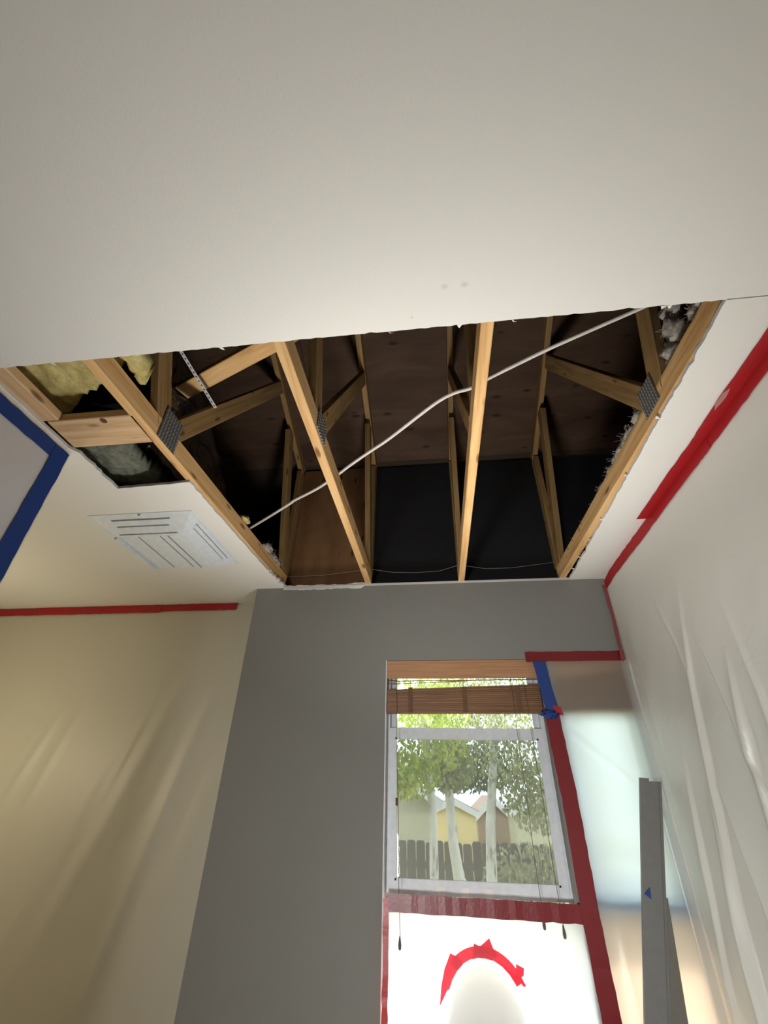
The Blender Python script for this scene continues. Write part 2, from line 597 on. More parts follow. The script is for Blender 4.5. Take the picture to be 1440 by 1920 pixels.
def ribbon(pts, wdir, width, nrm, seed, thick=0.0012, jag=0.0016, step=0.03):
    """a strip of tape: centre line pts, width along wdir, a slightly torn wavy edge"""
    rnd = random.Random(seed)
    pts = [Vector(p) for p in pts]
    wdir = Vector(wdir).normalized()
    cl = []
    for a, b in zip(pts[:-1], pts[1:]):
        k = max(1, int((b - a).length / step))
        for i in range(k):
            cl.append(a.lerp(b, i / k))
    cl.append(pts[-1])
    up, dn = [], []
    for i, p in enumerate(cl):
        j = jag if 0 < i < len(cl) - 1 else jag * 1.5
        e = (p - cl[max(0, i - 1)]) if i else (cl[1] - p)
        e = e.normalized() * (rnd.uniform(-1, 1) * jag if i in (0, len(cl) - 1) else 0)
        up.append(p + wdir * (width / 2 + rnd.uniform(-j, j)) + e)
        dn.append(p - wdir * (width / 2 + rnd.uniform(-j, j)) - e)
    mb = MB()
    n = Vector(nrm).normalized()
    for i in range(len(cl)):
        wob = n * rnd.uniform(0, 0.0015)
        mb.vert(up[i] + wob)
        mb.vert(dn[i] + wob)
        mb.vert(up[i] + wob + n * thick)
        mb.vert(dn[i] + wob + n * thick)
    for i in range(len(cl) - 1):
        a = i * 4
        b = a + 4
        mb.face([a, a + 1, b + 1, b])
        mb.face([a + 2, b + 2, b + 3, a + 3])
        mb.face([a, b, b + 2, a + 2])
        mb.face([a + 1, a + 3, b + 3, b + 1])
    e = (len(cl) - 1) * 4
    mb.face([0, 2, 3, 1])
    mb.face([e, e + 1, e + 3, e + 2])
    return mb


# ------------------------------------------------------------------ room shell
H = 1.14                 # ceiling above the camera
T = 0.013                # drywall thickness
YB = 2.60                # grey back wall
YA = 2.85                # recessed wall on the left
XR = 1.03                # right wall
XS = -1.44               # face of the short wall on the left
XO, YR = -4.6, -2.6
FZ = -ZC

struct(MB().box((XO, YR, FZ - 0.1), (XR + 0.1, YA + 0.2, FZ)), 'floor', M['floor'])


def jag_line(a, b, step, amp, seed):
    rnd = random.Random(seed)
    a, b = Vector(a), Vector(b)
    d = b - a
    n = Vector((-d.y, d.x)).normalized()
    k = max(1, int(d.length / step))
    out = []
    for i in range(k):
        t = i / k
        j = 0 if i == 0 else rnd.uniform(-amp, amp) + (rnd.uniform(-2.2, 2.2) * amp if rnd.random() < 0.12 else 0)
        out.append(a + d * t + n * j)
    return out


hole = []
hole += jag_line((XS + 0.004, 0.772), (0.819, 0.773), 0.018, 0.0012, 1)
hole += jag_line((0.819, 0.773), (0.823, 2.597), 0.02, 0.0026, 2)
hole += jag_line((0.823, 2.597), (-0.985, 2.597), 0.05, 0.0, 3)
hole += jag_line((-0.985, 2.597), (-1.020, 2.32), 0.016, 0.009, 4)
hole += jag_line((-1.020, 2.32), (-1.058, 1.42), 0.03, 0.0022, 5)
hole += jag_line((-1.058, 1.42), (-1.412, 1.437), 0.03, 0.0025, 6)
hole += jag_line((-1.412, 1.437), (-1.411, 1.19), 0.02, 0.004, 7)
hole += jag_line((-1.411, 1.19), (-1.436, 1.155), 0.012, 0.002, 8)
hole += jag_line((-1.436, 1.155), (XS + 0.004, 0.772), 0.05, 0.0015, 9)
outer = [Vector(p) for p in ((XO, YR), (XR + 0.05, YR), (XR + 0.05, YA + 0.1), (XO, YA + 0.1))]
cb = MB()
loops3 = [[Vector((p.x, p.y, 0)) for p in outer], [Vector((p.x, p.y, 0)) for p in hole]]
allp = loops3[0] + loops3[1]
nb = len(allp)
for p in allp:
    cb.vert(p.x, p.y, H)
for p in allp:
    cb.vert(p.x, p.y, H + T)
for t in tessellate_polygon(loops3):
    cb.face(list(t))
    cb.face([nb + i for i in reversed(t)])
cb.cur = 1
k0 = len(outer)
for i in range(len(hole)):
    a, b = k0 + i, k0 + (i + 1) % len(hole)
    cb.face([a, b, nb + b, nb + a])
ceil = struct(cb, 'ceiling', [M['ceiling'], M['gypsum']])
# knife-scored line running on from the cut to the right wall
MB().box((0.819, 0.7715, H - 0.0008), (XR, 0.7735, H + 0.001)).build('score_line', M['slot'], ceil)
# torn paper shreds along the cut
for k, (x, y, dx, dy, s) in enumerate(((-1.19, 0.775, .01, .02, .012), (-0.62, .776, .012, .02, .014), (.105, .776, .0, .02, .02), (.255, .777, .02, .012, .014),
                                       (.66, .777, .0, .02, .02), (.675, .777, .01, .02, .016), (-.1, .777, .02, .01, .012), (-1.015, 2.33, .03, .005, .024),
                                       (-1.0, 2.47, .03, .0, .018), (-.99, 2.56, .025, -.005, .022), (.815, 2.1, -.02, .01, .016), (.815, 1.9, -.02, .015, .02),
                                       (.815, 2.3, -.025, .01, .024), (.815, 1.55, -.02, .01, .02), (.815, 1.22, -.024, .0, .03), (.815, 2.45, -.03, .0, .03))):
    s *= .55
    dx *= .6
    dy *= .5
    pts = [(x - s * .7, y - s * .3 if dy > .008 else y - s, H), (x + s * .7, y - s * .3 if dy > .008 else y + s * .2, H), (x + dx, y + dy, H + .004), (x + dx * .3 - s * .3, y + dy * .6, H + 0.002)]
    MB().poly(pts, 0.0012, (0, 0, 1)).build('paper_shred', M['ceiling'], ceil)

# right wall, rear wall, outer left wall, short wall
struct(MB().box((XR, YR, FZ), (XR + 0.12, YB + 0.02, H)), 'wall_right', M['white_wall'])
struct(MB().box((XO, YR - 0.1, FZ), (XR + 0.12, YR, H)), 'wall_rear', M['white_wall'])
struct(MB().box((XO - 0.1, YR, FZ), (XO, YA + 0.1, H)), 'wall_outer', M['white_wall'])
struct(MB().box((XS - 0.12, YR + 1.4, FZ), (XS, 1.182, H)), 'wall_left', M['white_wall'])
struct(MB().box((XO, YA, FZ), (-1.18, YA + 0.12, H)), 'wall_alcove', M['white_wall'])

# grey back wall with two window openings (one box per solid piece)
W1 = (-0.311, 0.545)
W2 = (0.612, 1.020)
WT, WB = 0.662, -1.02
YW = YB + 0.14
gw = MB()
gw.box((-1.19, YB, FZ), (W1[0], YW, H))
gw.box((W1[0], YB, WT), (XR + 0.12, YW, H))
gw.box((W1[1], YB, WB), (W2[0], YW, WT))
gw.box((W2[1], YB, WB), (XR + 0.12, YW, WT))
gw.box((W1[0], YB, FZ), (XR + 0.12, YW, WB))
gw.box((-1.19, YW, FZ), (-1.07, YA + 0.12, H))
struct(gw, 'wall_back', M['grey_wall'])

# ------------------------------------------------------------------ windows
def sash(root, name, x0, x1, z0, z1, y, rail=(0.035, 0.045, 0.045), glassy=True):
    l, t, b = rail
    m = MB()
    m.box((x0, y - .016, z0), (x0 + l, y + .016, z1))
    m.box((x1 - l, y - .016, z0), (x1, y + .016, z1))
    m.box((x0 + l, y - .017, z1 - t), (x1 - l, y + .017, z1))
    m.box((x0 + l, y - .017, z0), (x1 - l, y + .017, z0 + b))
    s = m.build(name, M['vinyl'], root)
    # glazing bead
    q = MB()
    e = 0.008
    for bx in (((x0 + l, y - .019, z0 + b), (x0 + l + e, y - .008, z1 - t)), ((x1 - l - e, y - .019, z0 + b), (x1 - l, y - .008, z1 - t)),
               ((x0 + l, y - .019, z1 - t - e), (x1 - l, y - .008, z1 - t)), ((x0 + l, y - .019, z0 + b), (x1 - l, y - .008, z0 + b + e))):
        q.box(*bx)
    q.build('glazing_bead', M['vinyl'], s)
    if glassy:
        MB().box((x0 + l, y - .003, z0 + b), (x1 - l, y + .003, z1 - t)).build('pane', M['glass'], s)
    return s


def window(n, x0, x1, zmeet, zlow):
    root = bpy.data.objects.new('window_%d' % n, None)
    COL.objects.link(root)
    root.location = (x0, YW - .05, WB + ZC)
    root['kind'] = 'structure'
    m = MB()
    j = 0.022
    m.box((x0, YB + .06, WB), (x0 + j, YW + .01, WT))
    m.box((x1 - j, YB + .06, WB), (x1, YW + .01, WT))
    m.box((x0, YB + .06, WT - j), (x1, YW + .01, WT))
    m.box((x0, YB + .06, WB), (x1, YW + .01, WB + .03))
    m.build('window_frame', M['vinyl'], root)
    MB().box((x0, YB + .001, WB), (x0 + .005, YB + .06, WT)).build('jamb_lining', M['trim_white'], root)
    return root


win1 = window(1, W1[0], W1[1], 0, 0)
sash(win1, 'upper_sash', W1[0] + .02, W1[1] - .015, 0.262, WT - .02, YB + .108, (.030, .03, .04))
low = sash(win1, 'lower_sash', W1[0] + .018, W1[1] - .012, -0.387, 0.312, YB + .070, (.034, .048, .050))
MB().box((W1[0] + .055, YB + .045, -.045), (W1[0] + .068, YB + .054, -.012)).build('latch', M['tape_cloth'], win1)
MB().box((W1[0] + .02, YB + .131, -.40), (W1[1] - .02, YB + .132, 0.29)).build('insect_screen', M['screen'], win1)
for xx in (-.06, .05, .16):
    MB().box((xx, YB + .0515, -.384), (xx + .035, YB + .0535, -.352)).build('sash_label', M['trim_white'], low)
win2 = window(2, W2[0], W2[1], 0, 0)
sash(win2, 'sash', W2[0] + .02, W2[1] - .018, -0.40, WT - .02, YB + .09, (.02, .03, .06))
MB().box((W2[0] + .002, YB + .012, WB + .03), (W2[1] - .002, YB + .014, -.402)).build('lower_panel', M['cream_sheet'], win2)
MB().box((W2[0] + .002, YB + .010, -.400), (W2[1] - .002, YB + .020, -.352)).build('blue_shade_bar', M['blue_shade_bar'], win2)  # added bar, paints the bluish shadow band of the sash rail
struct(MB().box((W1[0] - .02, YB - .03, WB - .025), (W2[1] + .01, YB + .06, WB)), 'trim_1', M['vinyl'])

# ------------------------------------------------------------------ blinds
def blind(x0, x1, label, group, ladders, gap):
    t = thing('wood_blind', label, 'blind', ((x0 + x1) / 2, YB + .03, .385), group)
    MB().beam((x0, YB + .012, .612), (x1, YB + .012, .612), .012, .100, (0, 1, 0)).build('valance', M['valance'], t)
    MB().beam((x0, YB + .035, .632), (x1, YB + .035, .632), .045, .04, (0, 1, 0)).build('headrail', M['blind'], t)
    MB().beam((x0 + .004, YB + .030, .552), (x1 - .002, YB + .030, .558), .048, .004, (0, 1, .25), .0008).build('slat', M['blind'], t)
    MB().beam((x0 + .004, YB + .030, .535), (x1 - .2, YB + .030, .559), .048, .003, (0, 1, .25), .0008).build('slat', M['valance'], t)
    n = 13 if gap else 20
    for i in range(n):
        z = .398 + i * .0085
        MB().beam((x0 + .003, YB + .030 + .002 * math.sin(i * 2.1), z), (x1 - .003, YB + .030, z + .0022 * i), .050, .0095, (0, 1, .12), .001).build('slat', M['blind'], t)
    MB().beam((x0 + .003, YB + .030, .388), (x1 - .003, YB + .030, .391), .052, .014, (0, 1, 0)).build('bottom_rail', M['blind'], t)
    for x in ladders:
        MB().box((x - .012, YB + .0020, .383), (x + .012, YB + .0038, .513)).build('ladder_tape', M['tape_cloth'], t)
        MB().tube([(x, YB + .010, .51), (x, YB + .010, .57)], .0012, 5).build('ladder_cord', M['cord'], t)
    return t


bl = blind(W1[0] + .006, W1[1] - .004, 'brown wooden blind gathered up at the top of the clear window', 'raised wooden blinds', (-.17, .13, .42), 1)
blind(W2[0] + .006, W2[1] - .004, 'brownish blind seen dimly through the plastic over the right window', 'raised wooden blinds', (.72, .90), 0)


def tassel(z):
    prof = [(0, .0022), (.008, .004), (.03, .0065), (.042, .0055), (.046, .002)]
    return prof


def cord(name, label, x0, z0, x1, z1, y):
    t = thing(name, label, 'cord', (x1, y, z1), 'pull cords of the clear window blind')
    pts = [(x0 + (x1 - x0) * k / 8 + .002 * math.sin(k * 1.7), y + .0, z0 + (z1 - z0) * k / 8) for k in range(9)]
    MB().tube(pts, .0013, 5).build('string', M['cord'], t)
    pr = tassel(0)
    MB().tube([(x1, y, z1 - a) for a, _ in pr], lambda u: [.0022, .004, .0072, .006, .002][min(4, int(round(u * 4)))], 8).build('tassel', M['cord'], t)
    return t


cord('pull_cord', 'thin pull cord with dark tassel hanging at the left of the window', -.250, .56, -.229, -.515, YB - .012)
cord('pull_cord', 'dark pull cord whose tassel ends just under the red tape, right side', .385, .56, .391, -.425, YB - .012)
cord('pull_cord', 'rightmost dark pull cord hanging down past the lower sash', .455, .56, .47, -.45, YB - .008)

# ------------------------------------------------------------------ attic shell
def zr(y):
    return 2.13 + 0.5 * (2.66 - y)


roof = MB()
YE, YN = 3.35, -1.6
roof.poly([(-4.8, YE, zr(YE) + .10), (2.3, YE, zr(YE) + .10), (2.3, YN, zr(YN) + .10), (-4.8, YN, zr(YN) + .10)], .05, (0, .447, .894))
roof_o = struct(roof, 'roof', M['dark_board'])
# roof sheathing panels, staggered, seen from below
row = 0
y1 = 2.66
while y1 > -0.2:
    y0 = y1 - 1.09
    x = -3.3 + (row % 2) * 1.22
    while x < 2.2:
        a, b = x + .003, min(x + 2.437, 2.28)
        m = MB()
        p = [(a, y1 - .003, zr(y1 - .003) + .092), (b, y1 - .003, zr(y1 - .003) + .092), (b, y0, zr(y0) + .092), (a, y0, zr(y0) + .092)]
        n = len(m.v)
        for q in p:
            m.vert(q)
        for q in p:
            m.vert(q[0], q[1], q[2] + .006)
        uv = [(q[0], q[1]) for q in p]
        m.face([n, n + 1, n + 2, n + 3], uv)
        m.face([n + 7, n + 6, n + 5, n + 4], uv)
        for i in range(4):
            j = (i + 1) % 4
            m.face([n + i, n + j, n + 4 + j, n + 4 + i])
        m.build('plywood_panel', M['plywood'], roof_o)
        x += 2.44
    y1 = y0
    row += 1
at = MB()
at.box((-1.02, 2.70, H + .0), (2.3, 2.74, 2.24))
wa = struct(at, 'wall_attic_back', M['dark_board'])
MB().box((-1.018, 2.682, H + .02), (-.43, 2.700, zr(2.68) + .07)).build('plywood_panel', M['panel_ply'], wa)
for a, b in ((-.428, .18), (.182, .79), (.792, 2.28)):
    MB().box((a, 2.690, H + .02), (b, 2.700, zr(2.69) + .07)).build('felt_panel', M['felt'], wa)
struct(MB().box((-4.8, YE, H), (2.3, YE + .06, 2.0)), 'wall_attic_eave', M['dark_board'])
struct(MB().box((-4.86, YN, H), (-4.8, YE, 4.6)), 'wall_attic_left', M['dark_board'])
struct(MB().box((2.3, YN, H), (2.36, YE, 4.6)), 'wall_attic_right', M['dark_board'])
struct(MB().box((-4.8, YN - .06, H), (2.3, YN, 4.6)), 'wall_attic_front', M['dark_board'])
struct(MB().box((XR + .05, YN, H + .0), (2.3, YW, H + .04)).box((-1.02, YB + .06, H), (2.3, YE, H + .04)).box((-4.8, YA + .05, H), (-1.0, YE, H + .04)).box((-4.8, YN, H + .013), (XO + .2, YE, H + .04)), 'trim_2', M['dark_board'])

# ------------------------------------------------------------------ roof trusses
WD, DP = 0.038, 0.089


def truss(xl, k, label, webs, plates, mat=None, post=True, marks=None):
    """xl(1.6) = left face of the bottom chord, k its slew; webs: (y0, z0, y1, z1)"""
    mat = mat or M['lumber']

    def X(y):
        return xl + k * (y - 1.6) + WD / 2
    t = thing('roof_truss', label, 'roof truss', (X(1.6), 1.6, H + T), 'roof trusses over the opening')
    s = (1, 0, 0)
    MB().beam((X(-1.0), -1.0, H + T + DP / 2), (X(2.63), 2.63, H + T + DP / 2), WD, DP, s).build('bottom_chord', mat, t)
    MB().beam((X(2.66), 2.665, zr(2.665) + .045), (X(.4), .1, zr(.1) + .045), WD, DP, s).build('top_chord', M['shaded_lumber'], t)
    if post:
        MB().beam((X(2.62), 2.632, H + T + DP), (X(2.62), 2.632, zr(2.63) - .01), WD, .075, s).build('end_post', M['shaded_lumber'], t)
    for y0, z0, y1, z1 in webs:
        MB().beam((X(y0), y0, z0), (X(y1), y1, z1), WD - .002, DP, s).build('web', M['shaded_lumber'], t)
    for side, yc, zc, ly, lz, ang in plates:
        x = X(yc) + side * (WD / 2 + .0012)
        pm = MB()
        ca, sa = math.cos(ang), math.sin(ang)

        def pp(u, v, o):
            return (x + side * o, yc + u * ca - v * sa, zc + u * sa + v * ca)
        n = len(pm.v)
        for o in (-.0012, .0008):
            for u, v in ((-ly, -lz), (ly, -lz), (ly, lz), (-ly, lz)):
                pm.vert(pp(u, v, o))
        for q in ((0, 3, 2, 1), (4, 5, 6, 7), (0, 1, 5, 4), (1, 2, 6, 5), (2, 3, 7, 6), (3, 0, 4, 7)):
            pm.face([n + i for i in q])
        pl = pm.build('connector_plate', M['plate'], t)
        tm = MB()
        rows = 7
        for r in range(rows):
            u = -ly + (r + .5) * 2 * ly / rows
            cols = 7
            for c in range(cols):
                v0 = -lz + (c + .15) * 2 * lz / cols
                v1 = -lz + (c + .85) * 2 * lz / cols
                h = ly / rows * .45
                n = len(tm.v)
                for o, g in ((.0008, 1), (.0035, .55)):
                    for uu, vv in ((u - h * g, v0), (u + h * g, v0), (u + h * g, v1), (u - h * g, v1)):
                        tm.vert(pp(uu, vv, o))
                for q in ((4, 5, 6, 7), (0, 1, 5, 4), (1, 2, 6, 5), (2, 3, 7, 6), (3, 0, 4, 7)):
                    tm.face([n + i for i in q])
        tm.build('tooth_ridges', M['tooth'], pl, kind='stuff')
    if marks:
        for pts in marks:
            MB().tube(pts, .0011, 4).build('pencil_mark', M['cord'], t)
    return t


NODE = 1.20
CB = H + T + DP
truss(-1.075, 0.030, 'leftmost roof truss over the opening, with the big toothed metal plate on its side',
      [(1.16, CB - .02, .78, 2.02), (1.22, CB + .0, 2.03, 2.46), (2.585, CB, 2.30, 2.27)], [(1, 1.195, CB - .008, .060, .078, .0)])
truss(-0.458, 0.003, 'second roof truss from the left, white-nicked lower edge, small plate on its right side',
      [(1.19, CB - .02, .93, 1.95), (1.24, CB, 2.00, 2.44), (2.585, CB, 2.30, 2.27)], [(1, 1.225, CB - .02, .062, .05, .0)])
truss(0.158, -0.012, 'third roof truss from the left, bright chord near the middle of the opening',
      [(1.19, CB - .02, .93, 1.95), (1.30, CB, 2.02, 2.44), (2.585, CB, 2.30, 2.27)], [])
mk = []
for (y, z) in ((2.28, 1.20), (2.19, 1.205), (2.02, 1.21), (2.06, 1.19)):
    xx = .797 - .030 * (y - 1.6) - .0195
    mk.append([(xx, y, z), (xx, y + .02, z + .018), (xx, y + .005, z - .015), (xx, y + .03, z + .002)])
truss(0.800, -0.030, 'rightmost roof truss along the right edge of the opening, drywall scraps on its underside',
      [(1.17, CB - .02, .92, 1.95), (1.23, CB, 1.97, 2.42), (2.585, CB, 2.28, 2.28)], [(-1, 1.215, CB + .005, .055, .062, .0)], marks=mk)

t = thing('framing_board', 'short pale lumber board lying along the top of the left wall', 'board', (-1.42, .6, H + T))
MB().beam((-1.4185, -.4, H + T + .019), (-1.4185, 1.021, H + T + .019), .089, .038, (1, 0, 0)).build('plank', M['pale_lumber'], t)
t = thing('blocking_board', 'pale board with a dark knot, lying across to the leftmost truss', 'board', (-1.25, 1.1, H + T))
MB().beam((-1.425, 1.099, H + T + .019), (-1.082, 1.099, H + T + .019), .148, .038, (0, 1, 0)).build('plank', M['pale_lumber'], t)
kb = MB()
kb.poly([(-1.205 + .013 * math.cos(a), 1.0405 + .013 * math.sin(a), H + T - .0006) for a in [i * math.pi / 6 for i in range(12)]], .0008, (0, 0, 1))
kb.build('knot', plain('knot_brown', (.16, .05, .02), .6), t)
t = thing('brace_board', 'knotty diagonal brace board with a sawn end behind the metal strap', 'board', (-.9, 1.2, 1.66))
MB().beam((-1.20, 1.345, 1.66), (-.52, 1.065, 1.66), .080, .038, (.38, .92, 0)).build('plank', M['lumber'], t)

# perforated hanger strap
t = thing('hanger_strap', 'shiny perforated metal strap hanging down to the leftmost truss', 'strap', (-1.015, 1.374, 1.55))
pa, pb = Vector((-1.060, 1.098, 1.612)), Vector((-1.013, 1.372, 1.548))
dv = (pb - pa).normalized()
sd = Vector((1, .15, 0)).normalized()
nn = dv.cross(sd).normalized()
if nn.z > 0:
    nn = -nn
MB().beam(pa - dv * .1, pb, .016, .0014, sd, .0003).build('band', M['steel'], t)
hm = MB()
L = (pb - pa).length
for i in range(13):
    c = pa + dv * (L * (i + .4) / 13) + nn * .0009
    hm.poly([c + sd * .0034 * math.cos(a) + dv * .0045 * math.sin(a) for a in [j * math.pi / 4 for j in range(8)]], .0003, nn)
hm.build('holes', M['hole'], t, kind='stuff')

# white cable and thin wire
cp = [(-1.05, 2.03, 1.262), (-1.0, 1.995, 1.262), (-.87, 1.90, 1.261), (-.735, 1.80, 1.262), (-.70, 1.770, 1.261), (-.60, 1.705, 1.258), (-.53, 1.655, 1.256), (-.445, 1.585, 1.256),
      (-.36, 1.51, 1.256), (-.26, 1.43, 1.258), (-.164, 1.356, 1.26), (-.002, 1.208, 1.26), (.06, 1.158, 1.26), (.11, 1.130, 1.258), (.165, 1.113, 1.256), (.225, 1.075, 1.257),
      (.336, 1.018, 1.262), (.431, .967, 1.262), (.55, .906, 1.258), (.66, .852, 1.256), (.78, .79, 1.255), (.9, .72, 1.255)]
sm = []
for i in range(len(cp) - 1):
    p0, p1, p2, p3 = (Vector(cp[max(0, i - 1)]), Vector(cp[i]), Vector(cp[i + 1]), Vector(cp[min(len(cp) - 1, i + 2)]))
    for k in range(4):
        u = k / 4
        sm.append(.5 * ((2 * p1) + (-p0 + p2) * u + (2 * p0 - 5 * p1 + 4 * p2 - p3) * u * u + (-p0 + 3 * p1 - 3 * p2 + p3) * u ** 3))
MB().tube(sm, .0072, 8).build('electrical_cable', M['cable'], None, label='white electrical cable running diagonally over the roof trusses', category='cable')
MB().tube([(-.99, 2.585, 1.215), (-.75, 2.60, 1.224), (-.42, 2.59, 1.252), (-.28, 2.635, 1.245), (-.125, 2.64, 1.240), (.03, 2.635, 1.244), (.156, 2.58, 1.256), (.33, 2.635, 1.250), (.497, 2.64, 1.252), (.76, 2.60, 1.262)],
          .0015, 5).build('thin_wire', M['wire_grey'], None, label='thin pale wire low along the black wall inside the ceiling opening', category='wire')

# ------------------------------------------------------------------ insulation and black sheeting
def batt(name, poly, z0, z1, mat, label, seed, cat='insulation'):
    rnd = random.Random(seed)
    m = MB()
    xs = [p[0] for p in poly]
    ys = [p[1] for p in poly]

    def inside(x, y):
        c = False
        for i in range(len(poly)):
            (x0, y0), (x1, y1) = poly[i], poly[i - 1]
            if (y0 > y) != (y1 > y) and x < (x1 - x0) * (y - y0) / (y1 - y0) + x0:
                c = not c
        return c
    st = .011
    nx, ny = int((max(xs) - min(xs)) / st) + 1, int((max(ys) - min(ys)) / st) + 1
    idx = {}

    def vt(i, j, k):
        key = (i, j, k)
        if key not in idx:
            x, y = min(xs) + i * st, min(ys) + j * st
            q = Vector((x * 9, y * 9, seed))
            bumps = noise.noise(q) * .020 + noise.noise(q * 3) * .010 + noise.noise(q * 8) * .004
            ex = noise.noise(q * 4 + Vector((5, 0, 0))) * .006
            idx[key] = m.vert(x + ex, y + noise.noise(q * 4 + Vector((0, 5, 0))) * .006, (z0 + bumps) if k == 0 else (z1 + bumps * .5))
        return idx[key]
    cells = set()
    for i in range(nx):
        for j in range(ny):
            if inside(min(xs) + (i + .5) * st, min(ys) + (j + .5) * st):
                cells.add((i, j))
    m.smooth = True
    for i, j in cells:
        m.face([vt(i, j, 0), vt(i, j + 1, 0), vt(i + 1, j + 1, 0), vt(i + 1, j, 0)])
        m.face([vt(i, j, 1), vt(i + 1, j, 1), vt(i + 1, j + 1, 1), vt(i, j + 1, 1)])
        for (di, dj, a, b) in ((-1, 0, (0, 0), (0, 1)), (1, 0, (1, 1), (1, 0)), (0, -1, (1, 0), (0, 0)), (0, 1, (0, 1), (1, 1))):
            if (i + di, j + dj) not in cells:
                m.face([vt(i + a[0], j + a[1], 0), vt(i + b[0], j + b[1], 0), vt(i + b[0], j + b[1], 1), vt(i + a[0], j + a[1], 1)])
    return m.build(name, mat, None, label=label, category=cat)


batt('insulation_batt', [(-1.60, .60), (-1.09, .60), (-1.08, .80), (-1.085, .86), (-1.115, .93), (-1.15, .935), (-1.20, .955), (-1.24, .98), (-1.27, .985), (-1.33, 1.01), (-1.38, 1.05), (-1.43, 1.085), (-1.60, 1.10)],
     1.262, 1.40, M['yellow_wool'], 'yellow glass wool batt with a ragged edge at the far left of the opening', 3)
batt('insulation_batt', [(-1.045, .60), (-.97, .60), (-.985, .84), (-1.00, .87), (-1.00, .90), (-1.02, .955), (-1.045, .985), (-1.06, .99), (-1.05, .9)],
     1.262, 1.36, M['yellow_wool'], 'small yellow glass wool strip just right of the leftmost truss', 4)
batt('insulation_batt', [(-1.60, 1.12), (-1.29, 1.19), (-1.27, 1.26), (-1.285, 1.32), (-1.30, 1.37), (-1.28, 1.42), (-1.26, 1.48), (-1.26, 1.55), (-1.60, 1.6)],
     1.215, 1.29, M['grey_wool'], 'grey green insulation lying in the notch above the ceiling vent', 5)
# tufts
def tuft(cs, label, seed, mat='white_wool'):
    m = MB()
    for k, (c, s) in enumerate(cs):
        b = blob(c, s, seed + k * 1.37, .45, 2.4, 3)
        n = len(m.v)
        m.v += b.v
        for f, u in zip(b.f, b.uv):
            m.smooth = True
            m.face([n + i for i in f], u)
        fuzz(m, c, s, seed * 10 + k, 60, max(s) * .32, .0006)
    return m.build('insulation_tuft', M[mat], None, label=label, category='insulation')


tuft([((.87, 1.02, 1.37), (.045, .05, .06)), ((.862, 1.06, 1.30), (.04, .03, .05)), ((.87, 1.09, 1.265), (.035, .03, .03)), ((.86, .99, 1.44), (.03, .04, .05))],
     'fluffy white insulation tuft hanging beside the rightmost truss, left of another tuft', 2)
tuft([((.88, .85, 1.27), (.05, .06, .04)), ((.86, .90, 1.29), (.03, .035, .035)), ((.845, .80, 1.235), (.025, .04, .02)), ((.90, .93, 1.33), (.04, .03, .05))],
     'fluffy white insulation tuft in the top right corner of the opening', 5)
tuft([((.835, 1.34, 1.262), (.03, .04, .035)), ((.832, 1.44, 1.26), (.03, .06, .03)), ((.83, 1.55, 1.255), (.03, .07, .03)), ((.825, 1.66, 1.25), (.025, .05, .022)), ((.82, 1.8, 1.245), (.02, .05, .02)), ((.815, 1.92, 1.245), (.018, .03, .014))],
     'ragged row of pale insulation tufts along the top of the rightmost truss', 9)
tuft([((-1.025, 2.27, 1.262), (.03, .06, .022)), ((-1.035, 2.38, 1.258), (.03, .06, .026)), ((-1.02, 2.44, 1.255), (.02, .04, .02))],
     'pale insulation tuft near the far end of the leftmost truss', 12)
tuft([((-1.035, 1.93, 1.262), (.028, .035, .018))], 'small cream insulation scrap on the middle of the leftmost truss', 14, 'yellow_wool')


def black_sheet(fn, nu, nv, label):
    m = MB().grid(fn, nu, nv)
    return m.build('plastic_sheet', M['black_poly'], None, label=label, category='plastic sheet')


def bs1(u, v):
    y = 1.18 + u * .95
    top = 1.90 - .02 * u - .55 * max(0, u - .25) ** 1.3 * 1.3
    z = 1.17 + v * (top - 1.17)
    q = Vector((y * 5, z * 5, 1))
    return (-1.13 - .10 * v + .05 * noise.noise(q) + .02 * noise.noise(q * 3), y, z)


black_sheet(bs1, 60, 40, 'crinkled black plastic sheet standing behind the leftmost truss')


def bs2(u, v):
    x = -2.2 + u * 1.32
    z = 1.28 + v * 1.5
    q = Vector((x * 6, z * 6, 4))
    return (x, 1.05 + .25 * v + .35 * u * (1 - v) * 0 + .05 * noise.noise(q) + .025 * noise.noise(q * 3), z)


def bs3(u, v):
    x = -1.62 + u * .33
    y = 1.14 + v * .66
    q = Vector((x * 7, y * 7, 9))
    return (x, y, 1.37 + .04 * noise.noise(q) + .02 * noise.noise(q * 3))


black_sheet(bs3, 40, 40, 'black plastic sheet lying over the insulation in the notch above the vent')


def bs4(u, v):
    y = .2 + u * 1.0
    x = -1.9 + v * 1.35
    q = Vector((x * 6, y * 6, 14))
    return (x, y, 1.92 + .10 * v + .06 * noise.noise(q) + .03 * noise.noise(q * 3))


black_sheet(bs4, 50, 50, 'glinting black plastic sheet behind the metal strap, near the cut edge')

# torn white strip on top of the grey wall
m = MB()
rnd = random.Random(5)
up_, dn_ = [], []
for i in range(25):
    x = -1.0 + i * .545 / 24
    up_.append((x, YB - .004, H + .012 + rnd.uniform(-.004, .003) + (.01 if i > 20 else 0)))
    dn_.append((x + (.0 if i else .0), YB - .010, H - .020 + rnd.uniform(-.003, .003) + (.018 if i == 24 else 0)))
m.poly([Vector(p) for p in up_] + [Vector(p) for p in reversed(dn_)], .004, (0, -1, .1))
m.build('drywall_scrap', M['ceiling'], None, label='torn white drywall strip along the top of the grey wall', category='drywall scrap')

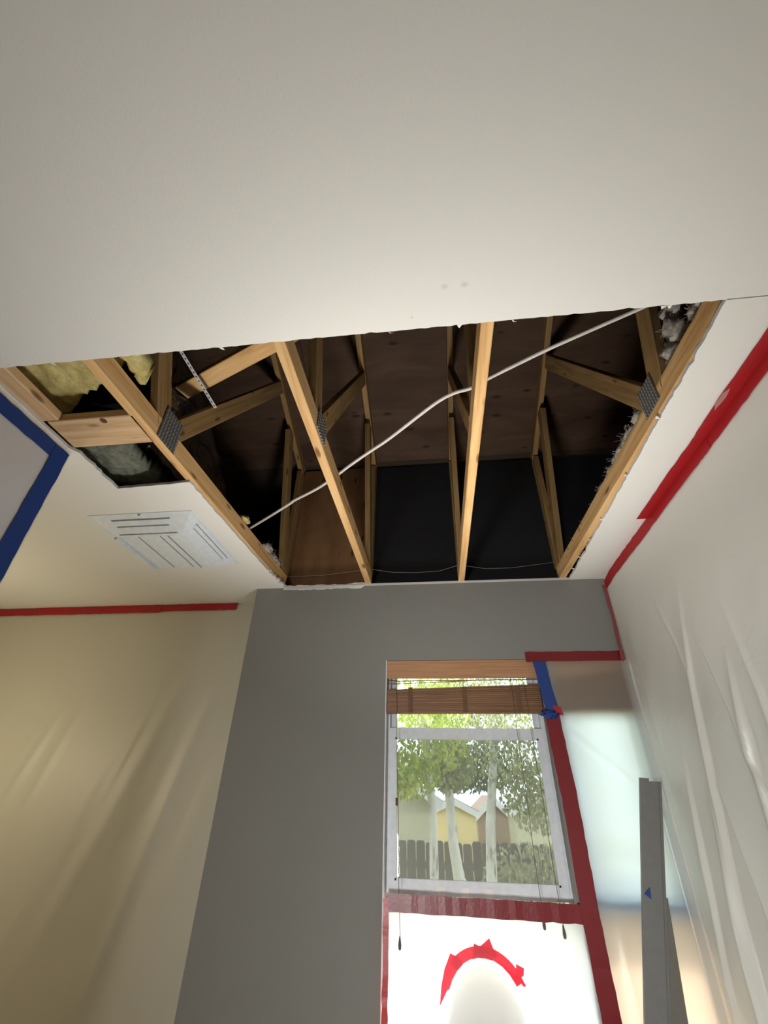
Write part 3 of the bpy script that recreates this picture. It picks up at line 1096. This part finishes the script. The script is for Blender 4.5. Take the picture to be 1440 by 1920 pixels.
# ------------------------------------------------------------------ ceiling diffuser
vt = thing('ceiling_vent', 'white square ceiling vent with sloped slotted sides, left of the opening', 'vent', (-1.437, 1.93, H - .06))
ox0, ox1, oy0, oy1 = -1.712, -1.160, 1.637, 2.215
ix0, ix1, iy0, iy1 = -1.622, -1.252, 1.755, 2.130
zd = H - .060
m = MB()
e = .010
m.box((ox0, oy0, H - .004), (ox1, oy0 + e, H + 0.0))
m.box((ox0, oy1 - e, H - .004), (ox1, oy1, H + 0.0))
m.box((ox0, oy0 + e, H - .004), (ox0 + e, oy1 - e, H + 0.0))
m.box((ox1 - e, oy0 + e, H - .004), (ox1, oy1 - e, H + 0.0))
m.build('flange', M['vent'], vt)
OC = [Vector((ox0 + e, oy0 + e, H - .003)), Vector((ox1 - e, oy0 + e, H - .003)), Vector((ox1 - e, oy1 - e, H - .003)), Vector((ox0 + e, oy1 - e, H - .003))]
IC = [Vector((ix0, iy0, zd)), Vector((ix1, iy0, zd)), Vector((ix1, iy1, zd)), Vector((ix0, iy1, zd))]
cen = Vector((-1.437, 1.94, H - .03))
for s in range(4):
    a, b, c, d = OC[s], OC[(s + 1) % 4], IC[(s + 1) % 4], IC[s]
    nrm = (b - a).cross(d - a).normalized()
    if nrm.dot((a + c) / 2 - cen) < 0:
        nrm = -nrm
    sd_ = MB().poly([a, b, c, d], .002, -nrm).build('sloped_side', M['vent'], vt)
    for fr in ((.20, .26, .17, .80), (.52, .565, .17, .80), (.90, .94, .10, .92)) if s == 0 else ((.16, .20, .14, .86), (.40, .43, .14, .86)):
        f0, f1, u0, u1 = fr
        P = lambda u, f: (a.lerp(b, u)).lerp(d.lerp(c, u), f) + nrm * .0004
        MB().poly([P(u0, f0), P(u1, f0), P(u1, f1), P(u0, f1)], .0008, nrm).build('slot', M['slot'], sd_)
        L1 = MB().poly([P(u0, f1) + nrm * .0006, P(u1, f1) + nrm * .0006, P(u1, f1 + .10) + nrm * .001, P(u0, f1 + .10) + nrm * .001], .0014, nrm)
        L1.build('louver_blade', M['vent'], sd_)
fp = MB().box((ix0, iy0, zd), (ix1, iy1, zd + .003)).build('face_plate', M['vent'], vt)
for (xa, xb) in ((-1.50, -1.494), (-1.382, -1.376)):
    MB().box((xa, iy0 + .01, zd - .0006), (xb, iy1 - .01, zd + .001)).build('groove', M['slot'], fp)
MB().box((ix0 - .002, iy0 + .004, zd - .013), (ix0 + .014, iy1 - .004, zd + .001)).build('lip', M['vent'], fp)
MB().box((ix1 - .085, iy0, zd - .004), (ix1 - .083, iy1, zd + .001)).build('groove', M['slot'], fp)
MB().tube([(-1.437, oy0 + .008, H - .003), (-1.437, oy0 + .006, H - .010)], .005, 8).build('screw', M['slot'], vt)

# ------------------------------------------------------------------ plastic sheets on the walls
def sheet(name, fn, nu, nv, mat, label):
    return MB().grid(fn, nu, nv).build(name, mat, None, label=label, category='plastic sheet')


def fold(s, z, seed, fr=7.0):
    return noise.noise(Vector((s * fr, z * .55, seed)))


def ridge(s, z, s0, slope, wid, z0, z1):
    """one long drape crease: line s = s0 + slope*(z0 - z), faded in below z0 and out at z1"""
    c = s0 + slope * (z0 - z)
    t = (z0 - z) / (z0 - z1)
    if t < 0 or t > 1:
        return 0
    return math.exp(-((s - c) / wid) ** 2) * math.sin(math.pi * min(1, t * 1.05)) ** .6


CREASES = (  # (z, y) down each crease, depth, width, side of the steep flank
    (((.78, 1.85), (.37, 1.99), (.04, 2.07), (-.31, 2.17), (-.9, 2.32)), .026, .05, 1),
    (((.47, 1.695), (.25, 1.73), (.17, 1.74), (.08, 1.76), (-.35, 1.83)), .030, .035, 1),
    (((.70, 1.955), (.51, 1.83), (.27, 1.78), (.01, 1.73), (-.4, 1.66)), .016, .04, -1),
    (((.12, 2.055), (-.11, 2.01), (-.33, 1.99), (-.7, 1.98)), .020, .05, -1),
    (((.06, 2.10), (-.12, 2.14), (-.45, 2.19), (-.6, 2.22), (-1.2, 2.33)), .024, .05, 1),
    (((.30, 2.20), (.01, 2.27), (-.34, 2.36), (-.68, 2.46), (-1.2, 2.5)), .022, .06, 1),
    (((.65, 1.62), (.3, 1.60), (0, 1.64), (-.5, 1.70)), .018, .04, 1),
    (((.85, 2.1), (.6, 2.02), (.35, 1.95)), .007, .02, 1),
    (((-.3, 2.02), (-.6, 2.08), (-1.2, 2.2)), .022, .05, -1),
)


def crease(y, z):
    d = 0.0
    for pts, a, wd, sd in CREASES:
        z0, z1 = pts[0][0], pts[-1][0]
        if not z1 < z < z0:
            continue
        for (za, ya_), (zb, yb_) in zip(pts[:-1], pts[1:]):
            if zb <= z <= za:
                yc = ya_ + (yb_ - ya_) * (za - z) / (za - zb)
        t = (z0 - z) / (z0 - z1)
        env = min(1, t * 3.0) * min(1, (1 - t) * 4)
        q = (y - yc) * sd
        d += a * .85 * env * (math.exp(-q / wd) if q > 0 else max(0, 1 + q / .022) ** 1.5)
    return d


def sh_right(u, v):
    y = 2.552 - u * 3.6
    z = 1.115 - v * 2.6
    drop = max(0.0, 1.05 - z)
    d = .002 + .016 * min(1, drop) * (1 + fold(y, z, 3, 1.6)) + .010 * min(1, drop * 1.2) * fold(y + .15 * z, z, 8, 4)
    d += .0035 * min(1, drop * 2) * noise.noise(Vector((y * 7 + z * 2, z * 4, 2)))
    k = min(1.0, .15 + (2.552 - y) * 7)
    return (XR - .003 - (d + crease(y, z)) * k, y, z)


sheet('plastic_sheet', sh_right, 720, 280, M['sheet'], 'large translucent plastic sheet draped in long folds over the right wall')


def sh_alcove(u, v):
    x = -4.3 + u * 3.12
    z = 1.125 - v * 2.6
    drop = min(1.0, max(0.0, 1.12 - z))
    d = .004 + .016 * drop * (.6 + fold(x - .25 * z, z, 21, 2.6)) + .005 * drop * fold(x - .35 * z, z, 5, 8) + .0025 * drop * noise.noise(Vector((x * 14 - z * 4, z * 3, 6)))
    for s0, sl, wd, z0, z1, a in ((-1.62, -.34, .06, .75, -.9, .012), (-1.45, -.22, .04, .6, -1.0, .012), (-2.3, -.25, .03, .6, -.5, .008), (-2.45, -.3, .03, .5, -.5, .008), (-1.85, -.3, .018, .45, -.1, .010)):
        d += a * ridge(x, z, s0, sl, wd, z0, z1)
    return (x, YA - .006 - d * (1 if u < .985 else .4), z)


sheet('plastic_sheet', sh_alcove, 170, 90, M['warm_sheet'], 'plastic sheet, warm lamp glow in its colour, over the recessed wall at lower left')


def sh_left(u, v):
    y = 1.165 - u * 1.6
    z = 1.075 - v * 2.4
    e = min(1, max(0, 1.03 - z) * 8, max(0, 1.09 - y) * 8)
    return (XS + .003 + .012 * (.7 + fold(y + .4 * z, z, 31, 5)) * e, y, z)


sheet('plastic_sheet', sh_left, 60, 50, M['grey_sheet'], 'greyish plastic sheet framed in blue tape on the short left wall')


def sh_win2(u, v):
    z = .645 - v * 2.0
    x = .60 + u * .418
    bow = .006 + .02 * max(0, .6 - z) * (.4 + fold(x, z, 41, 4)) * math.sin(math.pi * u)
    y = YB - .008 - bow
    y -= .010 * ridge(x, z, .64, 1.1, .018, .30, -.25)
    y -= .012 * ridge(x, z, .70, .0, .02, -.45, -1.1) + .014 * ridge(x, z, .80, .15, .03, -.45, -1.2)
    if u > .93:
        y -= (u - .93) * .30
    return (x, y, z)


sheet('plastic_sheet', sh_win2, 70, 110, M['lit_sheet'], 'bright backlit plastic sheet hung over the right-hand window')

DC = Vector((.115, YB, -.715))
DR = .152


def sh_low(u, v):
    x = -.296 + u * .885
    z = -.40 - v * .66
    dx, dz = x - DC.x, z - DC.z
    return (x, YB - .006 - .008 * (.5 + fold(x + z, z, 51, 8)), z)


m = MB()
nu, nv = 60, 46
base = len(m.v)
for j in range(nv + 1):
    for i in range(nu + 1):
        m.vert(sh_low(i / nu, j / nv))
m.smooth = True
for j in range(nv):
    for i in range(nu):
        a = base + j * (nu + 1) + i
        c = (m.v[a] + m.v[a + nu + 2]) / 2
        if math.hypot(c.x - DC.x, c.z - DC.z) > DR - .010:
            m.face([a, a + 1, a + nu + 2, a + nu + 1])
m.build('plastic_sheet', M['white_sheet'], None, label='dazzling white plastic sheet closing the open lower part of the window', category='plastic sheet')

# exhaust duct
m = MB()
path = []
for i in range(34):
    t_ = i / 33
    path.append((DC.x - .02 * t_, YB - .017 - .58 * math.sin(t_ * 1.45), DC.z - .72 * (1 - math.cos(t_ * 1.35))))
m.tube(path, lambda u: DR - (.006 if int(u * 33 + .5) % 2 else 0), 28, cap=False)
m.build('exhaust_duct', M['duct'], None, label='white flexible plastic duct taped into the sheet under the window', category='duct')

# ------------------------------------------------------------------ tape
RED, RED2, BLUE = M['red_tape'], M['shade_red'], M['blue_tape']


def tape(mb, mat, label, group, name='masking_tape'):
    return mb.build(name, mat, None, label=label, category='tape', group=group)


GR, GB = 'red tape strips', 'blue tape strips'
# along the top of the right wall: three overlapping lengths, each lapped onto the ceiling
n_ = (-1, 0, 0)
dnz = (0, 0, -1)
tape(ribbon([(XR - .006, 1.40, 1.112), (XR - .007, 1.10, 1.114), (XR - .007, .7, 1.114), (XR - .007, -1.0, 1.112)], (0, 0, 1), .050, n_, 1), RED, 'red tape length at the top of the right wall, nearest the camera', GR)
tape(ribbon([(1.003, 1.33, H - .003), (.998, 1.14, H - .003), (1.0, .95, H - .003), (1.0, .1, H - .003)], (1, 0, 0), .050, dnz, 2), RED, 'red tape length stuck to the ceiling at the far upper right', GR)
tape(MB().poly([(.972, 1.16, H - .006), (.972, 1.11, H - .006), (.985, 1.09, H - .006), (.992, 1.13, H - .006), (.985, 1.19, H - .006)], .0012, dnz), M['pale_red'], 'small pale folded tape end on the ceiling at upper right', GR)
tape(ribbon([(XR - .006, 1.95, 1.109), (XR - .008, 1.65, 1.112), (XR - .008, 1.33, 1.112)], (0, 0, 1), .054, n_, 3), RED, 'middle red tape length on the right wall with stepped overlapping ends', GR)
tape(ribbon([(1.002, 1.90, H - .003), (1.002, 1.80, H - .003), (1.0, 1.58, H - .003), (1.004, 1.33, H - .003)], (1, 0, 0), .050, dnz, 33), RED, 'short red tape piece lapped onto the ceiling beside the right wall', GR)
tape(ribbon([(XR - .006, 2.59, 1.095), (XR - .007, 2.45, 1.108), (XR - .007, 2.20, 1.110), (XR - .007, 1.90, 1.108)], (0, 0, 1), .058, n_, 4), RED, 'red tape length running into the far right corner of the room', GR)
tape(ribbon([(1.010, 2.583, 1.09), (1.012, 2.580, .9), (1.000, 2.575, .64)], (1, 0, 0), .020, (0, -1, 0), 5), M['pink_red'], 'narrow dull red tape running down the far right corner above the window', GR)
# alcove
yv = YA - .016
tape(ribbon([(-4.2, yv, 1.105), (-2.96, yv, 1.108)], (0, 0, 1), .052, (0, -1, 0), 6, .002), RED, 'leftmost red tape piece along the top of the recessed wall', GR)
tape(ribbon([(-3.0, yv - .003, 1.108), (-2.0, yv - .003, 1.108)], (0, 0, 1), .056, (0, -1, 0), 7), RED, 'middle red tape piece along the top of the recessed wall', GR)
tape(ribbon([(-2.05, yv, 1.112), (-1.425, yv, 1.112)], (0, 0, 1), .050, (0, -1, 0), 8), RED, 'right end red tape piece along the top of the recessed wall', GR)
# around the windows
yt = YB - .010
tape(ribbon([(.487, YB - .003, .672), (1.022, YB - .003, .672)], (0, 0, 1), .058, (0, -1, 0), 9), RED2, 'horizontal red tape strip above the right-hand window', GR)
tape(ribbon([(.572, yt - .014, .40), (.588, yt - .014, .0), (.588, yt - .016, -.42), (.605, yt - .016, -1.1)], (1, 0, 0), .074, (0, -1, 0), 10), RED2, 'long vertical red tape strip between the two windows', GR)
tape(ribbon([(-.298, yt - .012, -.405), (.55, yt - .012, -.412), (.615, yt - .012, -.412)], (0, 0, 1), .064, (0, -1, 0), 11), RED2, 'horizontal red tape strip under the lower window sash', GR)
tape(ribbon([(-.290, yt - .013, -.39), (-.290, yt - .013, -1.1)], (1, 0, 0), .026, (0, -1, 0), 12), RED, 'narrow vertical red tape at the left side of the white sheet', GR)
tape(MB().poly([(.585, yt - .018, .415), (.622, yt - .02, .405), (.632, yt - .02, .365), (.590, yt - .018, .372)], .0012, (0, -1, 0)), RED, 'small bright red tape end beside the crumpled blue tape', GR)
tape(ribbon([(.551, yt - .014, .640), (.566, yt - .016, .50), (.582, yt - .016, .37)], (1, 0, 0), .066, (0, -1, 0), 13), BLUE, 'blue tape strip between the blind and the plastic on the right window', GB)
cm = blob((.562, YB - .030, .372), (.036, .010, .020), 3.3, .7, 3.4, 4)
tape(cm, BLUE, 'crumpled blue tape scrap at the lower end of the blue strip', GB)
# the arch of red pieces round the duct
ya = YB - .020


def arc(a0, a1, r0, r1, tips=()):
    pts = []
    n = 10
    for i in range(n + 1):
        a = math.radians(a0 + (a1 - a0) * i / n)
        pts.append((DC.x + r1 * math.cos(a), ya, DC.z + r1 * math.sin(a)))
    for i in range(n, -1, -1):
        a = math.radians(a0 + (a1 - a0) * i / n)
        pts.append((DC.x + r0 * math.cos(a), ya, DC.z + r0 * math.sin(a)))
    return pts


GA = 'red tape pieces round the duct'
tape(MB().poly(arc(28, 92, .148, .186), .0012, (0, -1, 0)), M['lit_red'], 'curved red tape piece over the upper right of the duct', GA)
ya -= .002
tape(MB().poly(arc(88, 136, .147, .186), .0012, (0, -1, 0)), M['lit_red'], 'curved red tape piece over the upper left of the duct', GA)
ya -= .002
q = lambda x, z: (x, ya, z)
tape(MB().poly([q(0.076, -0.571), q(0.088, -0.522), q(0.113, -0.530), q(0.154, -0.503), q(0.165, -0.529), q(0.181, -0.563), q(0.132, -0.577)], .0012, (0, -1, 0)), M['lit_red'], 'jagged pointed red tape patch at the top of the duct', GA)
ya -= .002
tape(MB().poly([q(-0.066, -0.714), q(-0.057, -0.656), q(-0.041, -0.605), q(-0.014, -0.556), q(0.014, -0.565), q(0.038, -0.585), q(0.014, -0.625), q(-0.010, -0.658), q(-0.032, -0.666)], .0012, (0, -1, 0)), M['lit_red'], 'pointed red tape patch at the left of the duct', GA)
ya -= .002
tape(MB().poly([q(0.254, -0.575), q(0.285, -0.587), q(0.280, -0.609), q(0.267, -0.615), q(0.286, -0.635), q(0.277, -0.642), q(0.248, -0.616)], .0012, (0, -1, 0)), M['lit_red'], 'notched red tape end at the right of the duct', GA)
# blue tape on the left wall
tape(ribbon([(XS + .005, 1.172, 1.086), (XS + .005, -.2, 1.086)], (0, 0, 1), .060, (1, 0, 0), 14), BLUE, 'blue tape strip along the top of the short left wall', GB)
tape(ribbon([(XS + .006, 1.140, 1.112), (XS + .006, 1.138, .4), (XS + .006, 1.138, -1.2)], (0, 1, 0), .066, (1, 0, 0), 15), BLUE, 'vertical blue tape strip down the corner of the short left wall', GB)

# ------------------------------------------------------------------ leaning boards
t = thing('trim_board', 'grey painted trim board leaning against the plastic in the right corner', 'board', (.47, 2.45, FZ))
A0, B0 = Vector((.886, 2.45, .089)), Vector((.976, 2.45, .084))
dn = Vector((-.2543, .0, -.967)).normalized()
Lb = (A0.z - FZ - .02) / -dn.z
notch = .03
outl = [A0 + dn * .0, A0.lerp(B0, .42), A0.lerp(B0, .42) + dn * .012, B0 + dn * .010, B0 + dn * Lb, A0 + dn * Lb]
MB().poly(outl, .016, (0, 1, 0)).build('plank', M['trim_grey'], t)
MB().poly([B0 + dn * .5 + Vector((-.012, -.003, 0)), B0 + dn * .01 + Vector((-.012, -.003, 0)), B0 + dn * .01, B0 + dn * Lb, B0 + dn * Lb + Vector((-.012, -.003, 0))], .003, (0, 1, 0)).build('edge_bead', M['trim_grey'], t)
tape(MB().poly([(.785, 2.446, -.318), (.812, 2.446, -.297), (.808, 2.446, -.335)], .0012, (0, -1, 0)), BLUE, 'small blue tape triangle stuck on the leaning grey board', GB)
t = thing('trim_board', 'darker board standing behind the leaning grey board', 'board', (.8, 2.53, FZ))
c0, c1 = Vector((.889, 2.50, -.33)), Vector((.845, 2.50, -.72))
dd = (c1 - c0).normalized()
Lc = (c0.z - FZ - .02) / -dd.z
MB().beam(c0 + Vector((-.045, .0, 0)), c0 + Vector((-.045, .0, 0)) + dd * Lc, .09, .018, (1, 0, 0)).build('plank', M['trim_dark'], t)

# ------------------------------------------------------------------ lamps out of the picture; the two boxed fill lights are added
def fill_light(name, label, pos, target, size):
    t = thing(name, label, 'lamp', (pos[0], pos[1], FZ))
    d = (Vector(target) - Vector(pos)).normalized()
    c = Vector(pos) - d * .05
    s = d.cross(Vector((0, 1, .1))).normalized()
    MB().beam(c - d * .05, c + d * .03, size + .06, size + .06, s, .01).build('added_housing', M['lamp_black'], t)
    m = MB()
    for k in range(3):
        a = k * 2.094 + .4
        m.tube([c - d * .03, (pos[0] + .22 * math.cos(a), pos[1] + .22 * math.sin(a), FZ + .01)], .012, 6)
    m.build('added_stand', M['lamp_black'], t)


fill_light('fill_light', 'added fill light in a black housing below the opening', WORK, UP_FILL_T, .34)
fill_light('fill_light', 'added fill light in a black housing behind the camera', FILL, FILL_T, .5)
t = thing('floor_lamp', 'warm lamp standing in the left part of the room', 'lamp', (GLOW[0], GLOW[1], FZ))
MB().tube([(GLOW[0], GLOW[1], FZ), (GLOW[0], GLOW[1], GLOW[2] - .12)], .014, 8).build('pole', M['lamp_black'], t)
MB().tube([(GLOW[0], GLOW[1], FZ), (GLOW[0], GLOW[1], FZ + .02)], .13, 20).build('base', M['lamp_black'], t)

# ------------------------------------------------------------------ outdoors
GZ = -2.2
struct(MB().box((-14, YW + .2, GZ - .2), (18, 40, GZ)), 'ground', M['ground'])


def fence(x0, x1, y, top):
    f = thing('board_fence', 'dark board fence behind the birch trees', 'fence', ((x0 + x1) / 2, y, GZ))
    rnd = random.Random(3)
    x = x0
    while x < x1:
        h = top + rnd.uniform(-.02, .02)
        MB().poly([(x, y, GZ), (x + .135, y, GZ), (x + .135, y, h - .03), (x + .11, y, h), (x + .025, y, h), (x, y, h - .03)], .02, (0, 1, 0)).build('board', M['fence'], f)
        x += .145
    MB().beam((x0, y + .05, top - .3), (x1, y + .05, top - .3), .05, .09, (0, 1, 0)).build('rail', M['fence'], f)


fence(-3.4, 4.4, 8.6, -.60)


def house(label, x0, x1, y, d, wz, apex, mat, rmat, ov=.25):
    h = thing('house', label, 'house', ((x0 + x1) / 2, y, GZ))
    xm = (x0 + x1) / 2
    m = MB()
    m.poly([(x0, y, GZ), (x1, y, GZ), (x1, y, wz), (xm, y, apex), (x0, y, wz)], d, (0, 1, 0))
    m.build('wall', mat, h)
    for s in (-1, 1):
        e = x0 - ov if s < 0 else x1 + ov
        sl = (apex - wz) / (xm - x0)
        ez = wz - ov * sl
        a, b = Vector((xm, y - ov, apex + .02)), Vector((e, y - ov, ez + .02))
        c, dd_ = Vector((e, y + d, ez + .02)), Vector((xm, y + d, apex + .02))
        MB().poly([a, b, c, dd_], .09, (0, 0, 1)).build('roof_slope', rmat, h)
        MB().beam(a + Vector((0, -.02, -.02)), b + Vector((0, -.02, -.02)), .03, .16, (0, 1, 0)).build('fascia', M['trim_white'], h)
    return h


house('cream stucco house with a white gable edge, seen at the left through the window', -4.6, -.34, 12.0, 3.4, -.05, 1.25, M['stucco'], M['shingle'])
house('sunlit yellow house between the birch trunks', -.5, .86, 16.0, .6, -.42, -.12, M['stucco_y'], M['shingle'], .1)
house('brown house right of the yellow one', .95, 2.0, 17.0, 5, -.5, -.05, M['stucco_b'], M['stucco_b'], .1)
house('cream gabled house at the right of the window view', 1.86, 3.5, 15.0, 1.6, -.32, .02, M['stucco'], M['shingle'], .15)


def trunk(path, r0, r1):
    return MB().tube(path, lambda u: r0 + (r1 - r0) * u, 10)


def leaves(centers, count, size, seed, lean=.0):
    rnd = random.Random(seed)
    m = MB()
    for _ in range(count):
        c, s = rnd.choice(centers)
        while True:
            p = Vector((rnd.uniform(-1, 1), rnd.uniform(-1, 1), rnd.uniform(-1, 1)))
            if p.length < 1:
                break
        p = Vector(c) + Vector((p.x * s[0], p.y * s[1], p.z * s[2]))
        a = Vector((rnd.gauss(0, .5), rnd.gauss(0, .5), -1)).normalized()
        b = a.cross(Vector((rnd.gauss(0, 1), rnd.gauss(0, 1), rnd.gauss(0, .3)))).normalized()
        l = size * rnd.uniform(.6, 1.3)
        w_ = l * .34
        n = len(m.v)
        m.vert(p)
        m.vert(p + a * l * .45 + b * w_)
        m.vert(p + a * l)
        m.vert(p + a * l * .45 - b * w_)
        m.face([n, n + 1, n + 2, n + 3])
    return m


def tree(label, tpaths, centers, count, size, mat, seed, group='trees outside the window', yn=None, depth=.36):
    if yn:
        k = yn / tpaths[0][0][0][1]
        tpaths = [([(x * k, yn + (y - tpaths[0][0][0][1]), z if z == GZ else z * k) for x, y, z in p], a * k, b * k) for p, a, b in tpaths]
        centers = [((c[0] * k, yn, c[2] * k), (e[0] * k, depth, e[2] * k)) for c, e in centers]
    t = thing('birch_tree', label, 'tree', (tpaths[0][0][0][0], tpaths[0][0][0][1], GZ), group)
    for path, r0, r1 in tpaths:
        trunk(path, r0, r1).build('trunk', M['bark'], t)
    leaves(centers, count, size, seed).build('foliage', M[mat], t, kind='stuff')
    return t


tree('slim birch nearest the left window edge, bright yellow green leaves', [([(-.17, 6.6, GZ), (-.18, 6.6, -.8), (-.17, 6.6, -.2), (-.25, 6.6, .8), (-.3, 6.6, 2.4), (-.3, 6.6, 4.6)], .06, .03)],
     [((-.9, 6.6, .75), (.85, .7, .75)), ((-.5, 6.8, 1.5), (1.0, .8, .7)), ((-.1, 6.5, .85), (.5, .5, .6)), ((-.7, 6.6, 2.6), (1.3, 1.0, 1.2)), ((-.7, 6.6, 4.2), (1.0, 1.0, 1.0)), ((-.55, 6.4, .25), (.5, .4, .3))], 6400, .058, 'leaf_y', 1, yn=5.7)
tree('middle birch with a forked leaning white trunk', [([(.17, 6.4, GZ), (.11, 6.4, -.82), (.06, 6.4, -.46), (.04, 6.4, .07), (.0, 6.4, .9), (.1, 6.4, 2.6), (.2, 6.4, 4.8)], .07, .035), ([(.10, 6.4, -.7), (.2, 6.45, -.9), (.26, 6.5, GZ)], .03, .05)],
     [((.3, 6.7, .9), (.7, .6, .55)), ((.2, 6.6, 1.7), (.9, .8, .6)), ((.2, 6.6, 3.2), (1.2, 1.0, 1.3)), ((.05, 6.5, .35), (.35, .4, .3))], 4200, .062, 'leaf_g', 2, yn=6.52)
tree('right birch with a straight white trunk and dark upper stem', [([(.45, 6.5, GZ), (.47, 6.5, -.81), (.51, 6.5, -.29), (.62, 6.5, .37), (.72, 6.5, 1.4), (.75, 6.5, 3.0), (.7, 6.5, 5.0)], .07, .028)],
     [((1.0, 6.8, .7), (.8, .6, .65)), ((.9, 6.9, 1.6), (1.1, .8, .7)), ((.9, 6.7, 3.2), (1.3, 1.0, 1.3)), ((1.1, 6.8, .05), (.45, .4, .4))], 5000, .064, 'leaf_g', 3, yn=7.34)
tree('shady tree standing behind the birches', [([(1.9, 9.6, GZ), (1.85, 9.6, 1.0), (1.8, 9.6, 4.0)], .1, .05)],
     [((1.4, 9.8, 1.2), (1.5, .9, 1.1)), ((.4, 9.8, 1.3), (1.3, .8, .9)), ((1.2, 9.8, 3.0), (2.0, 1.2, 1.3)), ((.35, 9.8, .42), (1.0, .5, .36)), ((.5, 9.8, .5), (1.2, .5, .4))], 7400, .075, 'leaf_d', 4, yn=9.7, depth=.7)
b_ = thing('shrub', 'dull green shrub by the fence at the right of the window view', 'shrub', (1.15, 8.15, GZ))
MB().tube([(1.15, 8.15, GZ), (1.15, 8.15, -1.3)], .03, 6).build('stem', M['bark'], b_)
leaves([((1.2, 8.15, -1.02), (.8, .3, .52)), ((1.4, 8.15, -1.5), (.95, .3, .7)), ((.87, 8.15, -1.3), (.54, .3, .5))], 3800, .07, 6).build('foliage', M['leaf_g'], b_, kind='stuff')
